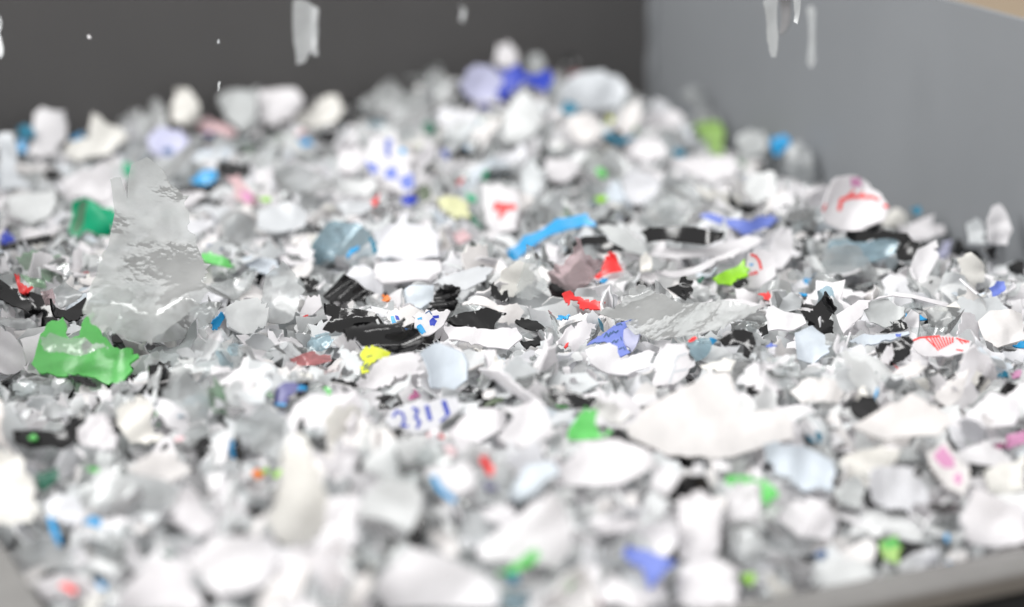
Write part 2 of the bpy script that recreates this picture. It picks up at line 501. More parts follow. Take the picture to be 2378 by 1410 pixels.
def fill(outline, step, r):
    """triangles over an outline with loose points inside"""
    if signed_area(outline) < 0:
        outline = outline[::-1]
    o = np.array(outline)
    lo, hi = o.min(0), o.max(0)
    gx, gy = np.meshgrid(np.arange(lo[0] + step / 2, hi[0], step), np.arange(lo[1] + step / 2, hi[1], step))
    g = np.stack([gx.ravel(), gy.ravel()], 1)
    if len(g):
        g = g + np.array([[r.uniform(-0.3, 0.3) * step, r.uniform(-0.3, 0.3) * step] for _ in g])
        g = g[inside(g[:, 0], g[:, 1], outline)]
    if len(g):
        dm = np.min(np.linalg.norm(g[:, None, :] - o[None, :, :], axis=2), axis=1)
        g = g[dm > step * 0.45]
    n = len(o)
    vv = [Vector((float(q[0]), float(q[1]))) for q in list(o) + list(g)]
    res = delaunay_2d_cdt(vv, [(i, (i + 1) % n) for i in range(n)], [list(range(n))], 1, 1e-9)
    pts = np.array([[q.x, q.y] for q in res[0]])
    tris = [tuple(f) for f in res[2]]
    return pts, tris

def solid(pts, tris, shape, thick):
    """a sheet with real thickness and closed edges -> verts, faces"""
    P, n = shape.fn(pts)
    top, bot = P + n * thick / 2, P - n * thick / 2
    m = len(pts)
    fs = []
    cnt = {}
    for t in tris:
        a, b, c = pts[t[0]], pts[t[1]], pts[t[2]]
        if (b[0] - a[0]) * (c[1] - a[1]) - (b[1] - a[1]) * (c[0] - a[0]) < 0:
            t = t[::-1]
        fs.append(t); fs.append(tuple(m + q for q in t[::-1]))
        for i in range(3):
            e = (t[i], t[(i + 1) % 3])
            cnt[e] = 1
    for (a, b) in list(cnt):
        if (b, a) not in cnt:
            fs.append((b, a, m + a, m + b))
    return np.concatenate([top, bot]), fs

def make_mesh(name, vs, fs, mat, sharp=R(50)):
    me = bpy.data.meshes.new(name)
    me.from_pydata(vs.tolist(), [], fs)
    me.materials.append(mat)
    me.polygons.foreach_set('use_smooth', [True] * len(me.polygons))
    me.set_sharp_from_angle(angle=sharp)
    return me

def tag(o, label, cat, group=None):
    o['label'] = label
    o['category'] = cat
    if group:
        o['group'] = group

CROP = {'A': (0, 200, 3.525), 'B': (600, 200, 3.525), 'C': (1200, 200, 3.525), 'D': (1800, 200, 3.524), 'E': (0, 550, 3.525), 'F': (600, 550, 3.525),
        'G': (1200, 550, 3.525), 'H': (1778, 550, 3.525), 'I': (0, 850, 2.5175), 'J': (800, 850, 2.5175), 'K': (1578, 850, 2.5175),
        'L': (0, 0, 2.9725), 'M': (800, 0, 2.9725), 'N': (1578, 0, 2.9725), 'P': (0, 0, 1.0)}

def pts_of(crop, s):
    ox, oy, k = CROP[crop]
    out = []
    for w in s.split():
        a, b = w.split(',')
        out.append((ox + float(a) / k, oy + float(b) / k))
    return out

GW, GH, GS = 700, 420, 4.0          # coarse map of the traced flakes, in quarter pixels with a margin of 50
hero_depth = np.full((GH, GW), np.inf)
marks = []
hero_count = [0]

def flake(crop, kind, tilt, outline, label, mark=None, yaw=0.0, lift=0.003, bend=None, axis=None, crumple=None, ribs=0, jag=1.3,
          prints=(), depth=None, group=None, foot=0.78, thick=None, tear=None):
    """one flake of the photograph: its outline laid on a sheet of its own that leans back on the heap by TILT degrees"""
    hero_count[0] += 1
    seed = 1000 + hero_count[0]
    r = random.Random(seed)
    pp = pts_of(crop, outline)
    pxs = [q[0] for q in pp]; pys = [q[1] for q in pp]
    cx = sum(pxs) / len(pxs)
    y0, y1 = min(pys), max(pys)
    if depth is None:
        anchor = hit(cx, y0 + (y1 - y0) * foot, lift)
    else:
        anchor = CAMP + ray(cx, (y0 + y1) / 2) * depth
    tr, yr = R(tilt), R(yaw)
    n = np.array([math.sin(tr) * math.sin(yr), -math.sin(tr) * math.cos(yr), math.cos(tr)])
    e1 = np.cross(np.array([0, 1.0, 0]), n); e1 /= np.linalg.norm(e1)
    e2 = np.cross(n, e1)
    def on_plane(q):
        d = ray(*q)
        return CAMP + d * (((anchor - CAMP) @ n) / (d @ n))
    W = np.array([on_plane(q) for q in pp])
    cen = W.mean(0)
    flat = np.stack([(W - cen) @ e1, (W - cen) @ e2], 1)
    size = float(max(np.ptp(flat[:, 0]), np.ptp(flat[:, 1])))
    step = min(max(size / (32 if ribs or kind in ('frosted', 'crinkled') else 17), 0.0009), 0.0028)
    filmy = kind in FILMY
    outl = rough_outline([tuple(q) for q in flat], step * 0.62, 0.00030 * jag + 0.006 * size * jag * 0.6, r)
    pts, tris = fill(outl, step, r)
    sh = Shape(size, kind, seed, bend, axis, crumple, ribs)
    th = thick if thick else (0.00022 if filmy else r.uniform(0.0006, 0.0011))
    vs, fs = solid(pts, tris, sh, th)
    me = make_mesh(NAME[kind], vs, fs, MAT[kind])
    o = bpy.data.objects.new(NAME[kind], me)
    COL.objects.link(o)
    M = Matrix(((e1[0], e2[0], n[0], cen[0]), (e1[1], e2[1], n[1], cen[1]), (e1[2], e2[2], n[2], cen[2]), (0, 0, 0, 1)))
    o.matrix_world = M
    tag(o, label, 'plastic film' if filmy else 'plastic flake', group)
    for i, (pk, pname, spec) in enumerate(prints):
        # ink: a thin skin that follows the same bends. 'poly' fills an outline, a width makes strokes
        quads_v, quads_f = [], []
        def loc(q):
            w = on_plane(q)
            return np.array([(w - cen) @ e1, (w - cen) @ e2])
        lay = 0
        for item in spec:
            width, s = item
            q = [loc(z) for z in pts_of(crop, s)]
            if width == 0:
                p2, t2 = fill(rough_outline([tuple(z) for z in q], step * 0.7, 0.0001, r), step * 0.8, r)
                parts = [(p2, t2)]
            else:
                parts = []
                wl = width / CROP[crop][2] * 0.5 / 1189 * TANH * float((cen - CAMP) @ FWD)
                for a, b in zip(q[:-1], q[1:]):
                    d = b - a; ln = np.linalg.norm(d)
                    if ln < 1e-7:
                        continue
                    nn = np.array([-d[1], d[0]]) / ln * wl
                    e = d / ln * wl * 0.5
                    m = max(2, int(ln / (step * 0.6)))
                    p2 = []
                    for k in range(m + 1):
                        c = (a - e) + (d + 2 * e) * k / m
                        p2 += [c - nn, c + nn]
                    parts.append((np.array(p2), [t for k in range(m) for t in ((2 * k, 2 * k + 2, 2 * k + 3), (2 * k, 2 * k + 3, 2 * k + 1))]))
            for p2, t2 in parts:
                P, nrm = sh.fn(p2)
                lay += 1
                base = len(quads_v)
                quads_v += (P + nrm * (th / 2 + 0.00009 + 0.000006 * lay)).tolist()
                quads_f += [tuple(base + z for z in t) for t in t2]
        pm = make_mesh(pname, np.array(quads_v), quads_f, MAT[pk])
        po = bpy.data.objects.new(pname, pm)
        COL.objects.link(po)
        po.parent = o
        po['label'] = COLOUR_WORD[pk] + ' ' + pname.replace('_', ' ')
    # remember where it shows, so that loose flakes do not bury it
    gx0, gx1 = int((min(pxs) + 200) / GS), int((max(pxs) + 200) / GS) + 1
    gy0, gy1 = int((y0 + 100) / GS), int((y1 + 100) / GS) + 1
    gx0, gx1, gy0, gy1 = max(gx0, 0), min(gx1, GW), max(gy0, 0), min(gy1, GH)
    if gx1 > gx0 and gy1 > gy0 and depth is None:
        X, Y = np.meshgrid(np.arange(gx0, gx1) * GS - 200, np.arange(gy0, gy1) * GS - 100)
        ins = inside(X.astype(float), Y.astype(float), pp)
        dd = (RGT[None, None, :] * ((X[..., None] - 1189) / 1189 * TANH) + UPV[None, None, :] * ((705 - Y[..., None]) / 1189 * TANH) + FWD)
        dep = ((anchor - CAMP) @ n) / (dd @ n)
        sub = hero_depth[gy0:gy1, gx0:gx1]
        sub[ins] = np.minimum(sub[ins], dep[ins])
    if mark:
        marks.append((cx, (y0 + y1) / 2, mark))
    return o
# ------------------------------------------------------------------ the flakes one can tell apart, back of the heap first
F = flake
# --- along the back edge of the heap
F('M', 'white', 70, '1040,400 1060,310 1130,280 1190,350 1190,440 1120,470 1050,450', 'small round white flake topmost on the heap above the royal blue piece', 'the topmost royal blue piece', foot=1.3)
F('M', 'grey', 70, '1240,470 1280,380 1350,370 1390,440 1360,510 1280,510', 'small grey flake standing behind the royal blue piece at the heap top', foot=1.2)
F('M', 'royal', 62, '1050,460 1130,480 1190,440 1230,500 1310,520 1420,480 1450,560 1380,640 1300,600 1230,560 1150,640 1090,690 1060,620 1100,560', 'jagged royal blue flake at the very top of the heap')
F('M', 'lavender', 62, '790,580 900,450 1000,460 1100,560 1060,660 960,700 830,660', 'round lavender flake left of the topmost royal blue piece', 'the round lavender flake at the top')
F('M', 'purple', 45, '920,740 950,715 1010,730 1000,760 930,765', 'tiny dark purple chip below the lavender flake at the heap top')
F('M', 'black', 60, '1490,420 1560,370 1620,400 1600,470 1500,450', 'small black flake at the heap top near the bin corner', foot=1.4)
F('M', 'grey', 62, '1490,640 1580,520 1780,480 1900,530 1960,640 1900,740 1700,780 1560,770 1480,720', 'large rounded grey flake right of the topmost royal blue piece', 'the large rounded grey flake near the bin corner')
F('M', 'redfilm', 62, '1540,500 1620,490 1700,510 1690,550 1570,550', 'faint red scrap on the rim of the rounded grey flake', lift=0.006)
F('M', 'white', 55, '1540,850 1580,790 1680,780 1760,830 1740,960 1640,1000 1570,940', 'round white flake in front of the rounded grey flake near the corner')
F('M', 'teal', 50, '1490,760 1540,700 1610,730 1590,780 1520,790', 'blurred teal chip between the rounded grey flake and the white one')
F('M', 'milky', 60, '230,600 320,540 400,620 450,700 300,760 180,680', 'pointed milky scrap on the back edge left of the lavender flake')
F('M', 'milky', 62, '580,500 650,480 720,560 740,700 660,740 600,640', 'upright milky scrap just left of the round lavender flake')
F('M', 'milky', 55, '350,720 460,620 560,640 600,740 540,900 420,960 320,880', 'large milky scrap below the back edge at the middle of the heap')
F('M', 'white', 50, '1080,850 1150,690 1240,610 1310,690 1370,800 1330,900 1200,990 1090,960', 'white flake leaning below the topmost royal blue piece')
F('M', 'darkgreen', 45, '540,870 600,840 640,880 610,940 560,930', 'small dark green chip at the back middle of the heap')
F('M', 'olive', 40, '1120,840 1160,810 1190,850 1150,870', 'tiny olive chip under the white flake below the blue top')
F('N', 'milky', 60, '0,650 60,600 140,590 190,660 150,730 20,740', 'milky scrap against the light side wall near the corner', foot=1.0)
F('N', 'milky', 60, '90,830 140,740 240,750 300,850 250,900 120,900', 'pale scrap standing behind the pale lime flake by the wall')
F('A', 'teal', 55, '150,340 230,320 290,390 280,430 200,425 160,400', 'dark teal flake at the back left behind the upright white flake', foot=1.0)
F('A', 'cyan', 55, '140,440 210,430 215,540 150,560', 'light blue flake under the dark teal one at the left edge')
F('A', 'white', 66, '270,220 330,165 500,210 545,300 540,420 480,470 440,560 330,600 240,560 280,420', 'upright white flake standing tall on the back left of the heap', 'the upright white flake at the back left', foot=0.9)
F('A', 'cyan', 50, '570,420 680,380 695,430 610,465', 'small sky blue chip right of the upright white flake', foot=1.0)
F('A', 'offwhite', 58, '760,250 810,240 870,310 1000,350 1040,420 900,560 640,620 520,560 560,470 740,420', 'wide ivory flake with one raised corner at the back left', 'the wide ivory flake at the back left', foot=0.9)
F('A', 'milky', 66, '1230,120 1280,105 1340,180 1370,300 1330,420 1180,430 1170,320', 'pointed milky scrap standing at the back left of the heap', foot=1.0)
F('A', 'offwhite', 66, '1400,130 1450,20 1530,15 1620,130 1640,260 1520,330 1400,290', 'pointed ivory flake standing up against the dark wall', 'the pointed ivory flake', foot=1.0)
F('A', 'palepink', 50, '1600,300 1700,260 1800,300 1930,370 1900,410 1760,380 1640,370', 'pale pink flake lying below the pointed ivory flake')
F('A', 'grey', 58, '1790,110 1900,30 2115,20 2115,300 1980,400 1860,280', 'broad pale grey flake at the back right of the pointed ivory flake', 'the broad pale grey flake at the back', foot=0.95)
F('A', 'lavender', 50, '1210,430 1330,330 1480,360 1560,470 1470,570 1330,590 1230,530', 'lavender flake with a navy print at the back left', prints=[('navy', 'print_spot', [(0, '1330,520 1390,500 1440,540 1390,570 1340,560')])])
F('A', 'milky', 50, '1180,560 1400,600 1600,480 1640,600 1560,760 1400,850 1280,760 1160,640', 'large milky scrap below the lavender flake with the navy print')
F('A', 'emerald', 60, '1010,620 1060,625 1085,690 1075,740 1050,750 1005,700', 'small emerald flake standing beside the tall clear scrap', 'the small upright emerald flake')
F('A', 'grey', 50, '0,410 120,410 150,560 120,700 300,820 0,860', 'big pale grey flake at the left edge below the teal one', jag=0.6)
F('A', 'white', 50, '490,770 700,700 850,630 930,720 920,930 820,960 700,900 540,900', 'big white flake behind the emerald film at the left', 'the big white flake behind the emerald film')
F('A', 'white', 45, '20,930 200,880 440,830 470,950 420,1060 250,1130 90,1060', 'broad white flake at the left edge above the blue print')
F('A', 'black', 30, '340,690 510,690 470,760 390,770', 'small black gap shade under the wide ivory flake at the left')  # shaded gap between flakes, built as a black flake
F('A', 'black', 30, '1540,810 1700,830 1730,900 1560,870 1380,870 1400,840', 'black gap shade under the sky blue scrap right of the tall clear scrap')  # shade of the gap here, laid in as a black flake
F('A', 'black', 30, '1770,640 2060,640 2040,720 1900,760 1780,720', 'black gap shade under the big grey mass at the back left')  # dark gap under the grey flakes, its shade built as a black flake
F('A', 'cyan', 45, '1560,780 1640,700 1770,700 1780,760 1690,830 1600,800', 'sky blue scrap above the dark gap right of the tall clear scrap', 'the sky blue scrap behind the tall clear scrap')
F('A', 'palepink', 55, '1860,750 1950,720 2090,900 2090,970 2010,990 1930,920', 'pale pink oblong flake behind the tall clear scrap', 'the pale pink oblong flake', prints=[('pink', 'print_patch', [(0, '1960,860 2060,880 2070,960 2000,950')])])
F('A', 'emerald', 52, '600,960 700,930 780,960 920,1000 960,1060 900,1190 850,1220 700,1170 600,1230 545,1180 590,1050', 'big emerald green flake left of the tall clear scrap', 'the big emerald flake', prints=[('greenfilm', 'print_patch', [(0, '660,960 720,950 690,1100 640,1190 570,1190 620,1060')])])
F('A', 'royal', 40, '0,1210 60,1180 130,1260 60,1290 0,1290', 'royal blue flake at the left edge of the heap')
F('A', 'black', 25, '0,1290 150,1270 430,1240 420,1280 200,1310 0,1340', 'thin black strip at the left edge under the royal blue flake')
F('A', 'white', 45, '1440,900 1660,870 1700,900 1560,980 1460,1000', 'curled white strip right of the tall clear scrap top', bend=1.6, axis=1.5)
F('A', 'white', 45, '1480,1100 1740,1110 1755,1150 1560,1240 1500,1260', 'narrow white flake right of the tall clear scrap')
F('A', 'milky', 40, '1780,1010 1950,960 2115,1060 2100,1260 1880,1240 1790,1140', 'pale milky scrap below the pale pink oblong flake')
# --- back centre
F('B', 'white', 55, '0,20 300,20 380,130 250,270 100,310 0,280', 'broad white flake under the dark wall left of the middle')
F('B', 'offwhite', 55, '300,250 560,80 660,90 690,200 620,300 460,350 310,340', 'slanted ivory flake left of the black chip on the back edge')
F('B', 'black', 60, '700,120 800,100 850,240 790,265 690,250', 'black square chip on the back edge of the heap', 'the black square chip on the back edge')
F('B', 'black', 35, '450,430 600,370 620,310 710,400 650,450 500,470', 'dark chip lying below the black square chip at the back')
F('B', 'milky', 55, '870,100 1000,20 1180,80 1200,200 1000,250 880,230', 'milky scrap right of the black square chip on the back edge')
F('B', 'white', 50, '640,500 760,460 860,520 870,640 760,740 660,700', 'round whitish flake left of the blue printed flake')
F('B', 'white', 52, '870,590 900,480 960,420 1060,410 1180,480 1260,560 1250,700 1290,840 1180,900 1030,790 940,720', 'white flake with blue printed blocks in the back middle', 'the white flake with blue printed blocks', crumple=0.2,
  prints=[('periwinkle', 'printed_block', [(0, '1055,670 1140,675 1135,775 1030,750'), (0, '870,600 960,640 1000,700 930,720'), (0, '1050,420 1100,430 1080,590 1040,580'), (0, '1150,760 1260,720 1280,840 1200,860')]), ('cyan', 'printed_dot', [(0, '1150,500 1200,500 1210,550 1160,550')])])
F('B', 'royal', 48, '1160,920 1250,880 1310,920 1260,980 1190,970', 'royal blue chip under the blue printed flake', 'the royal blue chip under the printed flake')
F('B', 'olive', 50, '1320,830 1370,795 1420,880 1400,930 1320,950', 'small olive green flake right of the royal blue chip')
F('B', 'paleyellow', 48, '1450,900 1600,890 1720,960 1730,1080 1600,1090 1510,1010', 'pale yellow flake left of the red printed flake', 'the pale yellow flake')
F('B', 'emerald', 60, '1810,760 1840,690 1890,690 1860,790', 'small emerald sliver standing in the back middle', 'the small emerald sliver in the back middle')
F('B', 'emerald', 45, '1690,870 1780,910 1780,955 1740,950', 'emerald chip at the tip of the pale yellow flake')
F('B', 'darkgreen', 45, '1740,1060 1770,1040 1830,1140 1820,1180 1740,1110', 'dark green sliver under the red printed flake')
F('B', 'black', 55, '1555,610 1620,520 1690,505 1760,570 1720,590 1670,550 1620,600 1580,650', 'dark hooped sliver in the back middle', bend=0.5)
F('B', 'white', 52, '1830,830 1960,800 2115,850 2140,1000 2115,1180 1950,1200 1850,1060', 'white flake with a red printed corner in the middle back', 'the flake with the red printed corner', crumple=0.2,
  prints=[('red', 'printed_corner', [(0, '1915,1030 1935,945 2110,970 2115,1005 2040,1020 1985,1090 1960,1085 1975,1020')])])
F('B', 'slate', 35, '930,1000 1050,985 1070,1040 960,1055', 'dark grey hole shade below the royal blue chip')  # dark hole between flakes, its shade built as a grey flake
F('B', 'bluefilm', 45, '440,1300 560,1150 700,1130 850,1170 950,1250 965,1370 700,1410 440,1400', 'large blue tinted film scrap left of the broad white flake', 'the large blue tinted scrap')
F('B', 'teal', 52, '905,1240 960,1270 985,1360 940,1375', 'dark teal sliver on the right edge of the blue tinted scrap', lift=0.006)
F('B', 'cyan', 40, '720,1370 800,1325 830,1340 740,1395', 'thin sky blue sliver in front of the blue tinted scrap', lift=0.006)
F('B', 'white', 52, '990,1200 1080,1110 1400,1090 1460,1200 1480,1400 1200,1430 960,1400', 'broad smooth white flake in the middle of the heap', 'the broad smooth white flake', jag=0.6)
F('B', 'milky', 48, '130,720 300,640 500,720 620,800 600,950 350,1000 150,900', 'big curved milky scrap with a bright upper rim', 'the big curved milky scrap', bend=1.3, axis=1.57)
F('B', 'white', 40, '600,780 950,780 980,850 900,900 650,900', 'narrow white flake left under the blue printed flake')
F('B', 'grey', 40, '640,960 900,920 940,980 880,1050 700,1060', 'pale grey flake below the narrow white flake in the middle back')
F('B', 'grey', 35, '0,1010 240,960 400,1040 380,1180 140,1240 0,1200', 'pale grey flake left of the blue tinted scrap')
F('B', 'palepink', 40, '1580,1200 1680,1170 1740,1230 1640,1290', 'pale pink chip right of the broad smooth white flake')
# --- back right
F('C', 'teal', 42, '690,390 750,360 850,430 960,410 970,430 850,490 770,440', 'forked teal sliver in the back right of the heap', 'the forked teal sliver')
F('C', 'teal', 42, '1260,540 1320,510 1390,545 1360,580 1290,575', 'small teal chip under the pale lime flake')
F('C', 'white', 52, '800,330 880,180 1000,110 1030,250 950,360 850,400', 'oval white flake behind the forked teal sliver')
F('C', 'palelime', 64, '1450,320 1660,290 1700,380 1690,560 1600,560 1540,480', 'pale lime flake standing by the side wall', 'the pale lime flake by the wall', foot=0.9)
F('C', 'white', 44, '1250,600 1500,590 1770,570 1830,650 1780,760 1600,800 1400,700', 'long white flake in front of the pale lime one', 'the long white flake at the back right')
F('C', 'white', 55, '850,760 960,690 1100,740 1180,830 1100,980 960,990 890,900', 'heart shaped white flake in the back right', 'the heart shaped white flake')
F('C', 'white', 55, '30,700 120,590 220,780 180,900 60,880', 'upright white flake right of the emerald sliver')
F('C', 'white', 50, '230,600 480,590 520,700 400,790 260,760', 'white flake left of the heart shaped one')
F('C', 'white', 45, '900,560 1000,440 1150,430 1230,560 1080,620', 'white flake between the forked teal sliver and the teal chip')
F('C', 'slate', 35, '480,710 560,690 640,760 620,800 540,790', 'dark grey chip left of the heart shaped flake')
F('C', 'lime', 35, '640,920 720,890 740,930 680,960', 'blurred lime fleck left under the heart shaped flake')
F('C', 'frosted', 45, '1000,1010 1140,880 1400,800 1500,900 1500,1080 1400,1150 1050,1160', 'glossy clear scrap with a bright glint behind the black strip', 'the glossy clear scrap')
F('D', 'cyan', 60, '-30,420 80,410 130,470 60,540 0,570 -40,500', 'sky blue flake by the side wall', 'the sky blue flake by the wall', foot=1.0)
F('C', 'grey', 58, '1790,440 1900,360 2020,370 2060,480 2000,560 1850,580', 'pale grey flake left of the sky blue one by the wall')
F('D', 'milky', 58, '100,480 200,450 290,560 320,750 200,800 80,700', 'milky scrap right of the sky blue flake by the wall')
F('C', 'white', 50, '1880,780 1950,700 2115,720 2115,900 1950,960 1860,870', 'round white flake below the sky blue one by the wall')
F('D', 'white', 62, '370,1060 400,900 480,770 600,740 720,760 860,890 940,1020 900,1130 700,1190 520,1190 400,1140', 'domed white flake with a red printed arc near the wall', 'the domed white flake with the red arc', crumple=0.6, bend=0.5, axis=0, foot=0.9, jag=0.9, lift=0.005,
  prints=[('red', 'printed_arc', [(32, '515,1020 535,940 610,910 700,905 800,915 850,950'), (20, '600,900 640,860'), (20, '690,900 720,870'), (24, '360,1040 390,985'), (26, '890,1000 930,1020')]), ('pink', 'printed_square', [(0, '605,760 690,750 715,820 620,830')])])
F('D', 'offwhite', 55, '870,1060 980,1000 1060,1030 1100,1110 1000,1150 880,1160', 'ivory flake right of the domed white flake')
F('D', 'teal', 55, '1110,1000 1190,980 1205,1040 1140,1065', 'small teal chip against the side wall', foot=1.0)
F('D', 'white', 42, '1000,1160 1100,1130 1300,1060 1280,1140 1395,1130 1400,1190 1250,1250 1080,1260', 'white torn flake with two points near the side wall', 'the white torn flake with two points')
F('D', 'black', 68, '580,1195 1090,1205 1080,1290 1000,1260 860,1250 700,1275 610,1270', 'straight black bar below the domed white flake', 'the straight black bar', lift=0.009)
F('D', 'black', 40, '980,1350 1080,1240 1190,1320 1130,1420 1000,1430', 'black flake under the right end of the straight black bar')
F('D', 'white', 66, '1730,1100 1780,990 1840,965 1900,1050 1940,1180 1900,1300 1740,1290', 'pointed white flake standing near the right edge', 'the pointed white flake near the right edge', foot=0.9)
F('D', 'white', 60, '1560,1150 1640,1080 1700,1130 1720,1300 1580,1290', 'shorter white flake left of the pointed one near the right edge')
F('D', 'black', 48, '1460,1340 1490,1250 1540,1270 1560,1330 1660,1340 1700,1420 1640,1430 1560,1370 1490,1390', 'black hooked flake near the right edge', 'the black hooked flake', lift=0.007)
F('D', 'black', 42, '1700,1320 1800,1310 1830,1410 1760,1410', 'black chip right of the hooked one at the right edge')
F('H', 'black', 35, '1980,240 2060,200 2115,220 2115,300 2000,300', 'black flake at the right edge below the pointed white flake')
F('D', 'bluefilm', 46, '390,1350 450,1250 560,1220 700,1280 880,1270 980,1290 960,1400 780,1440 400,1440', 'pale blue tinted scrap under the straight black bar', 'the blue tinted scrap under the black bar')
F('D', 'lavender', 55, '1310,1390 1370,1290 1440,1270 1420,1380 1370,1420', 'lavender flake left of the black hooked one')
F('H', 'white', 60, '30,180 60,20 130,-80 200,-20 230,60 200,180 130,260 50,260', 'tall oval white flake standing right of the lime green one', 'the tall oval white flake', foot=0.95, jag=0.5)
F('C', 'periwinkle', 46, '1500,1050 1570,1040 1720,1090 1910,1110 1980,1050 2115,1010 2180,1050 2115,1080 1960,1180 1850,1215 1700,1140', 'periwinkle blue flake with a notch behind the white strip', 'the notched periwinkle flake')
F('C', 'black', 56, '1000,1210 1130,1170 1350,1155 1560,1180 1720,1250 1680,1290 1560,1310 1380,1290 1250,1270 1060,1300 1050,1260', 'long arched black strip in the middle right', 'the long arched black strip', bend=0.4, axis=0, jag=0.5, lift=0.008, ribs=1)
F('C', 'cyan', 50, '0,1290 60,1220 180,1190 320,1090 540,1060 570,1050 640,1140 650,1180 560,1150 420,1180 300,1220 130,1310 0,1410 -160,1390 -140,1340', 'long sky blue flake lying in the middle of the heap', 'the long sky blue flake', jag=0.6)
F('C', 'black', 50, '360,1400 480,1270 560,1235 730,1240 760,1290 890,1380 720,1390 700,1310 560,1300 460,1370', 'black bent flake right of the long sky blue one', 'the black bent flake', lift=0.007)
F('C', 'grey', 52, '660,1130 740,1120 900,1170 1040,1290 1080,1410 900,1370 780,1290', 'pale grey flake between the two black strips', jag=0.5)
F('C', 'white', 42, '1080,1400 1250,1340 1500,1340 1900,1200 2030,1240 1900,1330 1700,1400 1300,1450', 'long white strip in front of the arched black one', jag=0.7)
F('G', 'white', 45, '1080,380 1250,330 1600,170 1800,80 1820,110 1600,230 1480,300 1280,380', 'long tilted white strip behind the lime green flake')
# --- tall clear scrap and the left of the sharp zone
F('P', 'crinkled', 72, '300,400 335,385 370,410 405,450 428,490 425,530 445,560 470,610 505,690 490,735 450,770 410,800 330,815 265,785 215,730 235,640 255,570 262,500 252,430 275,425 290,470', 'tall crumpled clear film scrap standing up on the left', 'the tall clear scrap', crumple=1.25, foot=0.93, lift=0.004, bend=0.5, jag=1.5)
F('P', 'crinkled', 60, '280,740 340,700 420,720 480,690 515,700 490,745 430,785 350,800 300,790', 'wrinkled clear lump at the foot of the tall clear scrap', crumple=1.3)
F('E', 'green', 50, '330,790 430,690 520,665 550,760 545,810 650,810 670,720 690,680 770,620 780,650 740,700 870,830 930,910 1050,920 1090,990 1150,1030 1070,1060 1095,1120 1030,1180 890,1220 780,1170 640,1130 440,1130 320,1110 255,1030 290,920', 'big bright green torn flake with two horns on the left', 'the big bright green flake', crumple=0.35, bend=0.5, axis=1.4)
F('E', 'crinkled', 50, '340,860 420,810 560,840 700,830 760,900 900,930 760,980 560,970 380,960', 'clear film strip draped over the big bright green flake', lift=0.013, crumple=0.8)
F('E', 'white', 55, '-40,730 0,730 90,790 190,920 215,1040 190,1090 60,1130 -40,1120', 'smooth white flake at the left edge beside the bright green one', 'the smooth white flake at the left edge', jag=0.4)
F('E', 'red', 48, '120,310 150,300 165,380 280,430 240,490 160,460', 'small red torn flake near the left edge', 'the small red flake')
F('E', 'greenfilm', 45, '160,310 250,320 400,370 370,410 260,400', 'pale green film strip beside the small red flake')
F('E', 'milky', 55, '440,430 540,370 680,460 660,530 540,620 480,580', 'cupped milky flake left of the tall clear scrap', bend=1.4)
F('E', 'black', 35, '400,600 540,610 700,500 750,580 640,690 440,670', 'black flake behind the horns of the bright green one')
F('E', 'black', 35, '-20,370 110,430 190,480 280,600 250,670 130,580 -20,520', 'black torn flake at the left edge under the small red flake')
F('E', 'pinkfilm', 45, '330,450 430,430 450,520 380,600', 'pale pink film scrap left of the cupped milky flake')
F('E', 'green', 46, '1600,110 1660,120 1800,160 1910,220 1880,245 1680,205', 'narrow bright green strip right of the tall clear scrap', 'the narrow green strip')
F('E', 'navy', 40, '1690,60 1820,90 1790,115 1730,110', 'tiny navy chip above the narrow green strip')
F('E', 'black', 28, '560,1130 700,1150 800,1220 700,1225 620,1180', 'black sliver under the bright green flake')
F('E', 'frosted', 50, '1720,440 2060,250 2110,260 2060,420 1900,520 1760,540', 'clear pointed scrap right of the tall clear scrap')
F('E', 'white', 40, '1850,600 2000,520 2115,510 2230,620 2180,740 2000,790 1860,770', 'rounded white flake in front of the clear pointed scrap')
F('E', 'clear', 42, '60,1200 300,1120 500,1150 620,1230 400,1300 80,1310', 'clear flat scrap in front of the bright green flake')
F('E', 'clear', 30, '1300,980 1560,900 1900,850 2200,900 2000,1010 1600,1080 1380,1090', 'flat clear sheet right of the bright green flake')
F('E', 'milky', 38, '0,640 120,620 300,690 320,740 120,740 0,720', 'crinkled milky scrap behind the smooth white flake at the left edge')
# --- the sharp middle
F('F', 'milky', 55, '0,560 60,300 200,200 300,300 390,450 330,600 300,700 200,740 60,720 20,660', 'large milky sheet left of the black ribbed flake', 'the large milky sheet', crumple=0.5)
F('F', 'black', 50, '340,340 400,330 500,370 480,470 390,460', 'small black torn flake left of the black ribbed one')
F('F', 'white', 54, '720,310 780,230 860,215 970,310 1020,400 1010,470 960,480 790,370', 'white curved flake behind the black ribbed one', jag=0.4)
F('F', 'black', 52, '530,490 700,310 790,350 960,470 880,500 885,560 760,520 600,560', 'black ribbed flake in the sharp middle', 'the black ribbed flake', ribs=3, crumple=0.1, axis=0.7, bend=0.5, jag=0.5)
F('F', 'white', 45, '940,320 960,220 1200,200 1490,210 1500,300 1390,380 1020,380', 'wide white flake right of the black ribbed one', 'the wide white flake in the middle', jag=0.5)
F('F', 'paleblue', 42, '1180,420 1260,390 1430,390 1420,520 1330,580 1180,540', 'pale bluish flake left of the black ridged lump')
F('F', 'grey', 44, '1410,380 1560,310 1800,260 1920,290 1860,380 1700,440 1560,400', 'pale grey smooth flake behind the black ridged lump')
F('F', 'black', 40, '525,600 690,600 870,620 960,650 985,672 820,700 590,705 540,660', 'uppermost glossy black strip of the layered stack', crumple=0.5, ribs=1, axis=0.1, jag=1.4, lift=0.006)
F('F', 'black', 42, '560,720 590,690 980,660 1040,735 860,770 700,775 530,755', 'second glossy black strip in the layered stack', crumple=0.5, ribs=2, axis=0.1, bend=0.4, lift=0.006)
